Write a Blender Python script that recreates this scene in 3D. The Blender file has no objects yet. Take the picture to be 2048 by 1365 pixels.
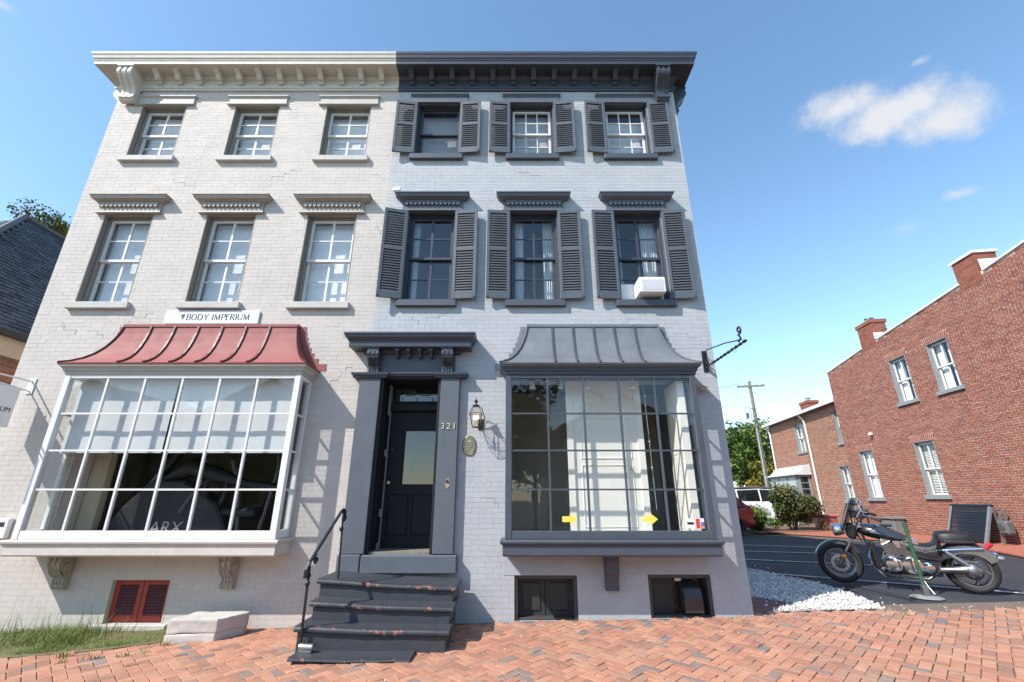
import bpy, bmesh, math, random
from mathutils import Vector, Matrix, Euler, noise as mnoise
R = math.radians
random.seed(7)
sc = bpy.context.scene
COL = sc.collection

# ------------------------------------------------------------------ camera
CAM = Vector((0.0, -6.7, 1.48))
cd = bpy.data.cameras.new('camera'); cam = bpy.data.objects.new('camera', cd); COL.objects.link(cam)
cam.location = CAM; cam.rotation_euler = (R(90 + 19.316), 0, 0)
cd.sensor_width = 36.0; cd.lens = 36.0 * 905 / 2048; cd.clip_start = 0.05; cd.clip_end = 2000
sc.camera = cam

# ------------------------------------------------------------------ world: sky with a few fair weather clouds
SUN_DIR = Vector((-0.68, -0.46, 0.80)).normalized()
w = bpy.data.worlds.new('World'); sc.world = w; w.use_nodes = True
nt = w.node_tree; N = nt.nodes; L = nt.links
N.clear()
out = N.new('ShaderNodeOutputWorld'); bg = N.new('ShaderNodeBackground'); sky = N.new('ShaderNodeTexSky')
sky.sky_type = 'NISHITA'; sky.sun_disc = False
sky.sun_elevation = math.asin(SUN_DIR.z); sky.sun_rotation = math.atan2(SUN_DIR.x, SUN_DIR.y)
sky.air_density = 1.0; sky.dust_density = 0.3; sky.ozone_density = 0.8; sky.altitude = 20
bg.inputs['Strength'].default_value = 0.128
tc = N.new('ShaderNodeTexCoord')
def vmath(op, a, b=None):
    n = N.new('ShaderNodeVectorMath'); n.operation = op
    if isinstance(a, (tuple, Vector)): n.inputs[0].default_value = a
    else: L.new(a, n.inputs[0])
    if b is not None:
        if isinstance(b, (tuple, Vector)): n.inputs[1].default_value = b
        else: L.new(b, n.inputs[1])
    return n
def fmath(op, a, b=None, c=None, clamp=False):
    n = N.new('ShaderNodeMath'); n.operation = op; n.use_clamp = clamp
    for i, q in enumerate((a, b, c)):
        if q is None: continue
        if isinstance(q, (int, float)): n.inputs[i].default_value = q
        else: L.new(q, n.inputs[i])
    return n.outputs[0]
nz = N.new('ShaderNodeTexNoise'); nz.inputs['Scale'].default_value = 22; nz.inputs['Detail'].default_value = 5
nz.inputs['Roughness'].default_value = 0.62; L.new(tc.outputs['Generated'], nz.inputs['Vector'])
nz2 = N.new('ShaderNodeTexNoise'); nz2.inputs['Scale'].default_value = 5; nz2.inputs['Detail'].default_value = 2
L.new(tc.outputs['Generated'], nz2.inputs['Vector'])
def cam_ray(u, v):
    d = Vector(((u - 1024) / 905, (682.5 - v) / 905, -1.0)); d.rotate(cam.rotation_euler); return d.normalized()
total = None
for (u, v, ru, rv, amp) in [(1680, 215, 120, 48, 1), (1790, 228, 150, 66, 1.1), (1890, 240, 115, 58, 1.05), (1915, 388, 46, 16, .75), (1838, 123, 24, 11, .6), (1812, 458, 60, 18, .3), (0, 8, 45, 18, .7),
                            (2500, 60, 260, 80, 1), (-700, 300, 300, 90, 1)]:
    c = cam_ray(u, v); dr = (cam_ray(u + 2, v) - cam_ray(u - 2, v)) / 4; du_ = (cam_ray(u, v - 2) - cam_ray(u, v + 2)) / 4
    right = dr.normalized(); up = du_.normalized()
    dl = vmath('SUBTRACT', tc.outputs['Generated'], c)
    a = vmath('DOT_PRODUCT', dl.outputs[0], right).outputs['Value']; b = vmath('DOT_PRODUCT', dl.outputs[0], up).outputs['Value']
    cc = vmath('DOT_PRODUCT', tc.outputs['Generated'], c).outputs['Value']
    a = fmath('DIVIDE', a, ru * dr.length); b = fmath('DIVIDE', b, rv * du_.length)
    r = fmath('SQRT', fmath('ADD', fmath('MULTIPLY', a, a), fmath('MULTIPLY', b, b)))
    m = fmath('SUBTRACT', 1.0, r)
    m = fmath('MULTIPLY', m, fmath('GREATER_THAN', cc, 0.0))
    m = fmath('ADD', m, fmath('MULTIPLY', fmath('SUBTRACT', nz.outputs['Fac'], 0.46), 1.5))
    m = fmath('ADD', m, fmath('MULTIPLY', fmath('SUBTRACT', nz2.outputs['Fac'], 0.5), 0.4))
    edge = fmath('MULTIPLY', fmath('SUBTRACT', 1.9, r), 2.0, clamp=True)
    m = fmath('MULTIPLY', fmath('MULTIPLY', m, 1.0, clamp=True), edge)
    m = fmath('MULTIPLY', m, amp * 0.9)
    total = m if total is None else fmath('MAXIMUM', total, m)
ms = N.new('ShaderNodeMapRange'); ms.interpolation_type = 'SMOOTHSTEP'; L.new(total, ms.inputs['Value'])
ms.inputs['From Min'].default_value = 0.0; ms.inputs['From Max'].default_value = 1.0
mix = N.new('ShaderNodeMix'); mix.data_type = 'RGBA'
L.new(ms.outputs[0], mix.inputs['Factor']); hs = N.new('ShaderNodeHueSaturation'); hs.inputs['Saturation'].default_value = 1.08; hs.inputs['Hue'].default_value = .493; L.new(sky.outputs[0], hs.inputs['Color'])
L.new(hs.outputs[0], mix.inputs[6]); mix.inputs[7].default_value = (2.75, 2.82, 3.0, 1)
L.new(mix.outputs[2], bg.inputs['Color']); L.new(bg.outputs[0], out.inputs[0])

# ------------------------------------------------------------------ sun, exposure
sl = bpy.data.lights.new('sun', 'SUN'); sl.energy = 3.0; sl.angle = R(0.53); sl.color = (1.0, 0.955, 0.88)
so = bpy.data.objects.new('sun', sl); COL.objects.link(so); so.location = SUN_DIR * 40
so.rotation_euler = SUN_DIR.to_track_quat('Z', 'Y').to_euler()
sc.view_settings.view_transform = 'Standard'; sc.view_settings.look = 'None'; sc.view_settings.gamma = 1.0
sc.view_settings.exposure = 1.22
sc.render.engine = 'CYCLES'
try:
    sc.cycles.use_denoising = True; sc.cycles.max_bounces = 8; sc.cycles.transparent_max_bounces = 24
    sc.cycles.sample_clamp_indirect = 6.0
except Exception: pass

# ------------------------------------------------------------------ materials
MATS = {}
def mat(name, col, rough=0.6, metal=0.0, var=0.12, scale=6.0, bump=0.08, bscale=70.0, ramp=None, attr=0.0, coat=0.0, stain=None, stain_amt=0.0, stain_scale=1.2, peel=None, peel_lo=.56, peel_scale=14, spec=0.5, streak=0.0):
    if name in MATS: return MATS[name]
    m = bpy.data.materials.new(name); m.use_nodes = True; t = m.node_tree; n = t.nodes; l = t.links
    p = n['Principled BSDF']; p.inputs['Roughness'].default_value = rough; p.inputs['Metallic'].default_value = metal
    p.inputs['Specular IOR Level'].default_value = spec
    if coat: p.inputs['Coat Weight'].default_value = coat; p.inputs['Coat Roughness'].default_value = .08
    geo = n.new('ShaderNodeNewGeometry'); pos = geo.outputs['Position']
    def mixc(f, a, b, blend='MIX'):
        x = n.new('ShaderNodeMix'); x.data_type = 'RGBA'; x.blend_type = blend; x.clamp_factor = True
        if isinstance(f, float): x.inputs['Factor'].default_value = f
        else: l.new(f, x.inputs['Factor'])
        for k, q in ((6, a), (7, b)):
            if isinstance(q, tuple): x.inputs[k].default_value = (*q[:3], 1)
            else: l.new(q, x.inputs[k])
        return x.outputs[2]
    def nse(s, det=4, rgh=.6, vec=None):
        x = n.new('ShaderNodeTexNoise'); x.inputs['Scale'].default_value = s; x.inputs['Detail'].default_value = det; x.inputs['Roughness'].default_value = rgh
        l.new(vec or pos, x.inputs['Vector']); return x.outputs['Fac']
    def rng(v, lo, hi, a=0., b=1.):
        x = n.new('ShaderNodeMapRange'); l.new(v, x.inputs['Value'])
        for k, q in zip(('From Min', 'From Max', 'To Min', 'To Max'), (lo, hi, a, b)): x.inputs[k].default_value = q
        return x.outputs[0]
    if ramp:
        at = n.new('ShaderNodeAttribute'); at.attribute_name = 'rnd'
        cr = n.new('ShaderNodeValToRGB'); l.new(at.outputs['Fac'], cr.inputs[0])
        e = cr.color_ramp.elements; cr.color_ramp.interpolation = 'LINEAR'
        while len(e) < len(ramp): e.new(0.5)
        for i, (q, cc) in enumerate(ramp): e[i].position = q; e[i].color = (*cc, 1)
        c = cr.outputs[0]
    else:
        c = n.new('ShaderNodeRGB'); c.outputs[0].default_value = (*col, 1); c = c.outputs[0]
        if attr:
            at = n.new('ShaderNodeAttribute'); at.attribute_name = 'rnd'
            c = mixc(1.0, c, rng(at.outputs['Fac'], 0, 1, 1 - attr, 1 + attr), 'MULTIPLY')
    if var:
        c = mixc(1.0, c, rng(nse(scale, 6, .65), .25, .75, 1 - var, 1 + var), 'MULTIPLY')
    if stain:
        c = mixc(rng(nse(stain_scale, 8, .7), .5, .72, 0, stain_amt), c, stain)
    if streak:
        mp = n.new('ShaderNodeMapping'); l.new(pos, mp.inputs['Vector']); mp.inputs['Scale'].default_value = (9, 9, .5)
        c = mixc(rng(nse(1.0, 5, .6, mp.outputs[0]), .5, .8, 0, streak), c, (.25, .23, .2))
    if peel:
        f = rng(nse(peel_scale, 5, .6), peel_lo, peel_lo + .015)
        c = mixc(f, c, peel)
    l.new(c, p.inputs['Base Color'])
    if var:
        l.new(rng(nse(scale * 2.3, 3), .2, .8, max(0, rough - .08), min(1, rough + .08)), p.inputs['Roughness'])
    if bump:
        b = n.new('ShaderNodeBump'); b.inputs['Strength'].default_value = min(1, bump * 3); b.inputs['Distance'].default_value = .004
        l.new(nse(bscale, 5, .65), b.inputs['Height']); l.new(b.outputs[0], p.inputs['Normal'])
    MATS[name] = m; return m
def glass(name='window_glass', tint=(1, 1, 1), ior=1.5, wav=.0):
    if name in MATS: return MATS[name]
    m = bpy.data.materials.new(name); m.use_nodes = True; t = m.node_tree; n = t.nodes; l = t.links
    n.remove(n['Principled BSDF']); o = n['Material Output']
    tr = n.new('ShaderNodeBsdfTransparent'); tr.inputs[0].default_value = (*tint, 1)
    g = n.new('ShaderNodeBsdfGlossy'); g.inputs['Roughness'].default_value = .015
    gg = n.new('ShaderNodeNewGeometry'); dt = n.new('ShaderNodeVectorMath'); dt.operation = 'DOT_PRODUCT'; l.new(gg.outputs['Normal'], dt.inputs[0]); l.new(gg.outputs['Incoming'], dt.inputs[1])
    def mth(op, a, b=None):
        x = n.new('ShaderNodeMath'); x.operation = op
        for i, q in enumerate((a, b)):
            if q is None: continue
            if isinstance(q, (int, float)): x.inputs[i].default_value = q
            else: l.new(q, x.inputs[i])
        return x.outputs[0]
    f0 = ((ior - 1) / (ior + 1)) ** 2
    sch = mth('ADD', mth('MULTIPLY', mth('POWER', mth('SUBTRACT', 1.0, mth('ABSOLUTE', dt.outputs['Value'])), 5.0), 1 - f0), f0)
    mx = n.new('ShaderNodeMixShader'); l.new(sch, mx.inputs[0]); l.new(tr.outputs[0], mx.inputs[1]); l.new(g.outputs[0], mx.inputs[2])
    if wav:
        ge = n.new('ShaderNodeNewGeometry'); ns = n.new('ShaderNodeTexNoise'); ns.inputs['Scale'].default_value = 3.0; ns.inputs['Detail'].default_value = 1
        l.new(ge.outputs['Position'], ns.inputs['Vector'])
        b = n.new('ShaderNodeBump'); b.inputs['Strength'].default_value = wav; b.inputs['Distance'].default_value = .02
        l.new(ns.outputs['Fac'], b.inputs['Height']); l.new(b.outputs[0], g.inputs['Normal'])
    l.new(mx.outputs[0], o.inputs[0]); MATS[name] = m; return m

PW = mat('white_brick_paint', (.52, .473, .435), .75, var=.05, scale=2, streak=.1, bump=.22, bscale=38, attr=.035, stain=(.43, .405, .375), stain_amt=.35, stain_scale=1.6)
PWm = mat('white_joint_paint', (.51, .463, .425), .85, var=.06, bump=.1)
PG = mat('grey_brick_paint', (.40, .41, .43), .7, var=.05, scale=2, streak=.09, bump=.22, bscale=38, attr=.035, stain=(.345, .36, .39), stain_amt=.35, stain_scale=1.6)
PGm = mat('grey_joint_paint', (.39, .40, .42), .85, var=.06, bump=.1)
TAUPE = mat('taupe_trim', (.235, .21, .185), .6, var=.08)
PALE = mat('pale_trim', (.40, .38, .35), .6, var=.08)
CREAM = mat('cream_cornice', (.56, .525, .465), .6, var=.08, stain=(.45, .42, .36), stain_amt=.4)
WHITE = mat('white_paint', (.68, .675, .665), .5, var=.04)
SLATE = mat('slate_blue_trim', (.062, .072, .092), .5, var=.12, bump=.06)
SLATEF = mat('slate_blue_stone', (.088, .102, .125), .7, var=.12, bump=.3, bscale=45)
NAVY = mat('dark_navy_trim', (.046, .053, .073), .45, var=.1, bump=.05)
SHUT = mat('shutter_paint', (.075, .088, .108), .55, var=.12)
SLATM = mat('shutter_slat_paint', (.06, .068, .082), .6, var=.12)
REDM = mat('red_metal_roof', (.285, .098, .092), .65, var=.1, scale=3, streak=.06, bump=.05, stain=(.33, .13, .12), stain_amt=.4, spec=.25)
REDS = mat('shaded_red_seam', (.085, .012, .012), .5, var=.1)  # dark red paints in the shadow line along each seam
GREYM = mat('grey_metal_roof', (.19, .197, .215), .45, metal=.3, var=.22, scale=2.5, bump=.05)
GREYS = mat('grey_metal_seam', (.09, .093, .105), .4, metal=.3)
BLK = mat('black_iron', (.012, .012, .014), .4, var=.1)
STEP = mat('step_paint', (.038, .042, .051), .55, var=.2, bump=.35, bscale=30)
NOSE = mat('worn_step_paint', (.028, .031, .038), .5, var=.2, bump=.5, bscale=25, peel=(.24, .085, .06), peel_lo=.605, peel_scale=10)
GLASS = glass('window_glass', (.975, .985, .985), 1.5, .06)
GLASSD = glass('old_window_glass', (.95, .965, .975), 1.6, .12)
DARKROOM = mat('room_plaster', (.13, .12, .105), .9, var=.05)
SHOPWALL = mat('shop_plaster', (.60, .56, .49), .9, var=.04)
SHADE = mat('white_blind', (.72, .73, .75), .9, var=.03, scale=2)
CURT = mat('curtain_cloth', (.72, .72, .71), .9, var=.05)
BRONZE = mat('bronze_plaque', (.24, .22, .15), .45, metal=.7, var=.4, scale=40)
BRASS = mat('brass', (.75, .62, .36), .3, metal=.9, var=.1)
CHROME = mat('chrome', (.72, .73, .75), .12, metal=1.0, var=.03, bump=0)
STEEL = mat('brushed_metal', (.50, .50, .51), .35, metal=1.0, var=.1, bump=0)
ALU = mat('cast_aluminium', (.24, .24, .25), .38, metal=.9, var=.1)
RUBBER = mat('tyre_rubber', (.016, .016, .017), .75, var=.15)
BLACKP = mat('black_paint', (.018, .019, .022), .25, var=.05, bump=0, coat=.6)
LEATHER = mat('black_leather', (.009, .009, .011), .5, var=.1, bump=.1, bscale=150)
BIKEG = mat('graphite_paint', (.045, .048, .056), .28, metal=.4, var=.04, bump=0, coat=.9)
BIKES = mat('silver_grey_paint', (.21, .22, .235), .3, metal=.6, var=.04, bump=0, coat=.7)
REDLENS = mat('red_lens', (.35, .01, .015), .15, var=0, bump=0, coat=.5)
AMBER = mat('amber_lens', (.8, .28, .02), .2, var=0, bump=0)
RB_RAMP = [(0, (.18, .060, .040)), (.2, (.235, .074, .046)), (.55, (.265, .086, .052)), (.85, (.295, .106, .063)), (.95, (.24, .092, .06)), (1, (.165, .07, .052))]
REDBRICK = mat('red_brick', (.3, .08, .05), .85, ramp=RB_RAMP, var=.12, scale=14, bump=.2, bscale=60)
MORTAR = mat('pale_mortar', (.60, .50, .42), .95, var=.12, bump=.2)
PV_RAMP = [(0, (.16, .145, .14)), (.032, (.20, .165, .15)), (.06, (.26, .135, .095)), (.3, (.36, .165, .105)), (.6, (.41, .188, .118)), (.85, (.45, .218, .135)), (1, (.31, .17, .12))]
PAVER = mat('clay_paver', (.45, .17, .1), .85, ramp=PV_RAMP, var=.16, scale=9, bump=.3, bscale=60, stain=(.40, .28, .20), stain_amt=.55, stain_scale=1.8)
SAND = mat('joint_sand', (.16, .115, .09), .95, var=.3, scale=20, bump=.3)
ASPH = mat('asphalt', (.030, .033, .041), .85, var=.3, scale=1.3, bump=.5, bscale=160, stain=(.062, .064, .07), stain_amt=.6, stain_scale=2)
LINE = mat('worn_line_paint', (.62, .62, .62), .8, var=.15, peel=(.06, .06, .065), peel_lo=.57, peel_scale=22)
STONEW = mat('pale_stone', (.50, .465, .425), .85, var=.1, bump=.3, bscale=35, stain=(.30, .27, .24), stain_amt=.6, stain_scale=3.5)
GRANITE = mat('white_gravel', (.6, .58, .55), .8, attr=.35, var=.1, bump=.1)
DIRT = mat('soil', (.14, .125, .055), .95, var=.35, scale=10, bump=.5, bscale=40)
LEAFR = [(0, (.028, .06, .013)), (.5, (.07, .125, .024)), (.85, (.14, .19, .035)), (1, (.25, .22, .045))]
LEAF = mat('tree_leaf', (.06, .1, .02), .6, ramp=LEAFR, var=0, bump=0, spec=.3)
LEAFA = mat('autumn_leaf', (.2, .16, .03), .6, ramp=[(0, (.05, .075, .015)), (.5, (.14, .15, .03)), (.8, (.30, .22, .04)), (1, (.35, .14, .03))], var=0, bump=0, spec=.3)
LEAFB = mat('shrub_leaf', (.05, .08, .02), .6, ramp=[(0, (.025, .045, .012)), (.55, (.07, .10, .025)), (.8, (.13, .14, .05)), (.9, (.25, .12, .08)), (1, (.38, .17, .12))], var=0, bump=0, spec=.3)
GRASSM = mat('grass_blade', (.1, .15, .03), .6, ramp=[(0, (.07, .12, .02)), (.6, (.14, .20, .035)), (.85, (.24, .26, .07)), (1, (.34, .30, .14))], var=0, bump=0, spec=.3)
BARK = mat('bark', (.10, .08, .06), .9, var=.3, scale=20, bump=.5, bscale=30)
POLEW = mat('weathered_pole', (.19, .17, .12), .9, var=.3, scale=8, bump=.4, bscale=25)
SLATET = mat('slate_shingle', (.07, .075, .088), .6, attr=.35, var=.15, scale=10, bump=.2)
GREENP = mat('green_post_paint', (.018, .085, .045), .5, var=.2, stain=(.16, .07, .04), stain_amt=.7, stain_scale=6)
CONC = mat('concrete', (.22, .22, .215), .9, var=.15, bump=.3)
GREYW = mat('grey_window_trim', (.23, .255, .262), .65, var=.08)
YEL = mat('yellow_sticker', (.85, .62, .10), .6, var=.03, bump=0)
INK = mat('black_ink', (.02, .02, .022), .6, var=0, bump=0)
REDINK = mat('red_sticker', (.55, .05, .05), .6, var=0, bump=0)
BLUEINK = mat('blue_sticker', (.08, .18, .45), .6, var=0, bump=0)
PLASTW = mat('white_plastic', (.78, .78, .77), .4, var=.04, bump=.02)
CELLAR = mat('dark_cellar_paint', (.032, .031, .031), .6, var=.15)
REDWOOD = mat('red_shutter_paint', (.34, .045, .026), .55, var=.12)
REDSLAT = mat('maroon_slat_paint', (.11, .03, .035), .6, var=.15)
REDCAR = mat('red_car_paint', (.24, .008, .014), .25, var=.02, bump=0, coat=1.0)
WCAR = mat('white_car_paint', (.72, .72, .73), .3, var=.02, bump=0, coat=.6)
CARGL = mat('dark_car_glass', (.012, .014, .016), .06, var=0, bump=0, spec=.8)
PINKBIN = mat('faded_red_plastic', (.40, .11, .11), .6, var=.1)
LAMPGL = glass('lantern_glass', (.97, .95, .9), 1.45)
BULB = bpy.data.materials.new('lit_bulb'); BULB.use_nodes = True
BULB.node_tree.nodes['Principled BSDF'].inputs['Emission Color'].default_value = (1, .62, .25, 1)
BULB.node_tree.nodes['Principled BSDF'].inputs['Emission Strength'].default_value = 3.0
ROPE = mat('tan_cable', (.33, .22, .13), .8, var=.2)
CEDAR = mat('cream_soffit', (.50, .39, .28), .7, var=.1)

# ------------------------------------------------------------------ mesh helpers
class MB:
    def __init__(s): s.v = []; s.f = []; s.r = []; s.M = None; s.cur = 0.5
    def av(s, p):
        p = Vector(p)
        if s.M is not None: p = s.M @ p
        s.v.append(p); return len(s.v) - 1
    def face(s, idx): s.f.append(tuple(idx)); s.r.append(s.cur)
    def quad(s, a, b, c, d): s.face([s.av(a), s.av(b), s.av(c), s.av(d)])
    def poly(s, pts): s.face([s.av(p) for p in pts])
    def box(s, x0, x1, y0, y1, z0, z1):
        i = [s.av((x, y, z)) for z in (z0, z1) for y in (y0, y1) for x in (x0, x1)]
        for q in ((0, 2, 3, 1), (4, 5, 7, 6), (0, 1, 5, 4), (2, 6, 7, 3), (0, 4, 6, 2), (1, 3, 7, 5)): s.face([i[k] for k in q])
        return s
    def prism(s, poly, a0, a1, axis='z'):
        def P(p, a):
            return {'z': (p[0], p[1], a), 'x': (a, p[0], p[1]), 'y': (p[0], a, p[1])}[axis]
        A = [s.av(P(p, a0)) for p in poly]; B = [s.av(P(p, a1)) for p in poly]; n = len(poly)
        for k in range(n): s.face([A[k], A[(k + 1) % n], B[(k + 1) % n], B[k]])
        s.face(A[::-1]); s.face(B); return s
    def crown(s, x0, x1, prof, y=0.0, cap=True, ends=True):
        rows = []
        for d, z in prof:
            rows.append([s.av((x0 - (d if ends else 0), y, z)), s.av((x0 - (d if ends else 0), y - d, z)), s.av((x1 + (d if ends else 0), y - d, z)), s.av((x1 + (d if ends else 0), y, z))])
        for a, b in zip(rows, rows[1:]):
            for k in range(3): s.face([a[k], a[k + 1], b[k + 1], b[k]])
        if cap: s.face(rows[0][::-1]); s.face(rows[-1])
        return s
    def ring_loft(s, rings, close=True, cap=True):
        I = [[s.av(p) for p in r] for r in rings]; n = len(I[0])
        for a, b in zip(I, I[1:]):
            for k in range(n if close else n - 1): s.face([a[k], a[(k + 1) % n], b[(k + 1) % n], b[k]])
        if cap: s.face(I[0][::-1]); s.face(I[-1])
        return s
    def tube(s, pts, r, n=8, cap=True, sq=False, closed=False):
        pts = [Vector(p) for p in pts]; m = len(pts); rs = r if isinstance(r, (list, tuple)) else [r] * m
        rings = []; prev = None
        for i, p in enumerate(pts):
            if closed: t = pts[(i + 1) % m] - pts[i - 1]
            else: t = (pts[min(i + 1, m - 1)] - pts[max(i - 1, 0)])
            t.normalize()
            if prev is None:
                a = Vector((0, 0, 1)) if abs(t.z) < .9 else Vector((1, 0, 0))
                u = (a - t * a.dot(t)).normalized()
            else: u = (prev - t * prev.dot(t)).normalized()
            prev = u; wv = t.cross(u)
            rings.append([p + (u * math.cos(q) + wv * math.sin(q)) * rs[i] for q in [(k + (.5 if sq else 0)) * 2 * math.pi / n for k in range(n)]])
        if closed: rings.append(rings[0])
        return s.ring_loft(rings, True, cap and not closed)
    def lathe(s, prof, n=16, c=(0, 0, 0), axis='z', cap=True):
        c = Vector(c); rings = []
        for r, a in prof:
            rg = []
            for k in range(n):
                q = 2 * math.pi * k / n; x, y = r * math.cos(q), r * math.sin(q)
                rg.append(c + Vector({'z': (x, y, a), 'y': (x, a, y), 'x': (a, x, y)}[axis]))
            rings.append(rg)
        return s.ring_loft(rings, True, cap)
    def build(s, name, m, parent=None, smooth=False, bevel=0, normals=True, segs=1, ang=.7):
        me = bpy.data.meshes.new(name); me.from_pydata([tuple(p) for p in s.v], [], s.f)
        at = me.attributes.new('rnd', 'FLOAT', 'FACE'); at.data.foreach_set('value', s.r)
        if normals:
            b = bmesh.new(); b.from_mesh(me); bmesh.ops.recalc_face_normals(b, faces=b.faces); b.to_mesh(me); b.free()
        me.materials.append(m)
        if smooth: me.shade_smooth(); me.set_sharp_from_angle(angle=ang)
        o = bpy.data.objects.new(name, me); COL.objects.link(o)
        if bevel:
            md = o.modifiers.new('bevel', 'BEVEL'); md.width = bevel; md.segments = segs; md.limit_method = 'ANGLE'; md.angle_limit = .6
        if parent is not None: put(o, parent)
        return o
WORLD = {}
def world_loc(o):
    p = Vector(o.location); q = o.parent
    while q is not None: p = p + q.location; q = q.parent
    return p
def put(o, parent):
    """parent o; o's mesh is written in world axes unless the thing is local"""
    o.parent = parent
    if parent.get('_local'): return
    o.matrix_parent_inverse = Matrix.Translation(-BASE.get(parent.name, Vector((0, 0, 0))))
BASE = {}
def empty(name, loc=(0, 0, 0), rz=0, label=None, cat=None, group=None, kind=None, parent=None, local=False):
    o = bpy.data.objects.new(name, None); COL.objects.link(o); o.location = loc; o.rotation_euler = (0, 0, rz); o.empty_display_size = .2
    BASE[o.name] = Vector(loc)
    if parent is not None: put(o, parent)
    if local: o['_local'] = 1
    tag(o, label, cat, group, kind); return o
def tag(o, label=None, cat=None, group=None, kind=None):
    if label: o['label'] = label
    if cat: o['category'] = cat
    if group: o['group'] = group
    if kind: o['kind'] = kind
    return o
def bx(name, m, parent, *b, bevel=0, **k):
    mb = MB(); mb.box(*b); return mb.build(name, m, parent, bevel=bevel, **k)
def copy(o, parent, loc=None):
    c = o.copy(); COL.objects.link(c); c.parent = parent
    if loc is not None: c.location = loc
    return c
def text_mesh(name, s, size, m, parent=None, ext=.002, shear=0., align='CENTER', space=1.0, off=0.):
    cu = bpy.data.curves.new(name, 'FONT'); cu.body = s; cu.size = size; cu.extrude = ext; cu.align_x = align; cu.align_y = 'CENTER'; cu.shear = shear; cu.space_character = space; cu.offset = off
    cu.resolution_u = 3
    t = bpy.data.objects.new(name, cu); COL.objects.link(t); bpy.context.view_layer.update()
    me = bpy.data.meshes.new_from_object(t.evaluated_get(bpy.context.evaluated_depsgraph_get()))
    bpy.data.objects.remove(t); me.materials.clear(); me.materials.append(m)
    o = bpy.data.objects.new(name, me); COL.objects.link(o)
    if parent is not None: put(o, parent)
    return o
def gz(x): return .02 * max(-16, min(24, x))
# ------------------------------------------------------------------ brick laying
def lay(x0, x1, z0, z1, holes, course=.0685, blen=.207, joint=.0035, seed=1):
    """rectangles (xa, xb, za, zb) of a running bond wall with openings"""
    rg = random.Random(seed); out = []; k = 0; z = z0
    while z < z1 - .02:
        zb = min(z + course - joint, z1)
        cuts = []
        for (a, b, c, d) in holes:
            ov = min(zb, d) - max(z, c)
            if ov > .3 * (zb - z): cuts.append((a, b))
        header = (k % 7 == 6)
        step = blen * (.5 if header else 1)
        x = x0 - (step * .5 if k % 2 else 0) - rg.random() * .02
        while x < x1:
            xa, xb = max(x, x0), min(x + step - joint, x1)
            x += step
            segs = [(xa, xb)]
            for (a, b) in cuts:
                ns = []
                for (p, q) in segs:
                    if q <= a or p >= b: ns.append((p, q)); continue
                    if p < a: ns.append((p, a))
                    if q > b: ns.append((b, q))
                segs = ns
            for (p, q) in segs:
                if q - p > .018:
                    e = rg.random(); dz, dx = (.004 * rg.random() + .001, .002) if e < .09 else ((.001, .0) if e < .3 else (-.0012, -.001))
                    out.append((p, q - dx if q - p > .1 else q, z + dz, zb))
        z += course; k += 1
    return out
UNIT = []
def unit_bricks(m, key):
    """eight shared brick meshes: open backed box 1 x 1 x 1, front at y = 0"""
    res = []
    for i in range(8):
        mb = MB(); mb.cur = (i + .5) / 8
        b = .5
        v = [(-b, 0, -b), (b, 0, -b), (b, 0, b), (-b, 0, b), (-b, 1, -b), (b, 1, -b), (b, 1, b), (-b, 1, b)]
        I = [mb.av(p) for p in v]
        for q in ((0, 1, 2, 3), (1, 5, 6, 2), (4, 0, 3, 7), (3, 2, 6, 7), (4, 5, 1, 0)): mb.face([I[k] for k in q])
        me = bpy.data.meshes.new('brick_' + key); me.from_pydata([tuple(p) for p in mb.v], [], mb.f)
        at = me.attributes.new('rnd', 'FLOAT', 'FACE'); at.data.foreach_set('value', mb.r); me.materials.append(m); res.append(me)
    return res
def brickwork(rects, origin, du, nrm, m, parent, key, count=300, depth=.012, jit=.0006, inview=None, vis_x=(-30, 30)):
    """rects in (s, z) of a wall through origin along du, outward normal nrm; the nearest count become objects, the rest one mesh"""
    du = Vector(du).normalized(); nrm = Vector(nrm).normalized(); origin = Vector(origin); up = Vector((0, 0, 1))
    us = unit_bricks(m, key); rg = random.Random(hash(key) % 1000 + 3)
    items = []
    for r in rects:
        c = origin + du * ((r[0] + r[1]) / 2) + up * ((r[2] + r[3]) / 2)
        size = (r[1] - r[0]) / (c - CAM).length
        if inview and not inview(c): size *= .01
        items.append((size, r, c))
    items.sort(key=lambda t: -t[0])
    rot = Matrix((du, -nrm, up)).transposed().to_4x4()
    mb = MB()
    for i, (s_, r, c) in enumerate(items):
        j = (rg.random() - .5) * 2 * jit; p = c + nrm * j; wx, hz = r[1] - r[0], r[3] - r[2]
        if i < count:
            o = bpy.data.objects.new('brick', us[rg.randrange(8)]); COL.objects.link(o)
            o.matrix_basis = Matrix.Translation(p) @ rot @ Matrix.Diagonal((wx, depth, hz, 1)); put(o, parent)
        else:
            mb.cur = rg.random(); a = du * (wx / 2); b = up * (hz / 2); e = -nrm * depth
            q = [p - a - b, p + a - b, p + a + b, p - a + b]; q2 = [k + e for k in q]
            I = [mb.av(k) for k in q + q2]
            for f in ((0, 1, 2, 3), (1, 5, 6, 2), (4, 0, 3, 7), (3, 2, 6, 7), (4, 5, 1, 0)): mb.face([I[k] for k in f])
    o = mb.build('brickwork', m, parent, normals=False); o['kind'] = 'stuff'; return o
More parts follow.
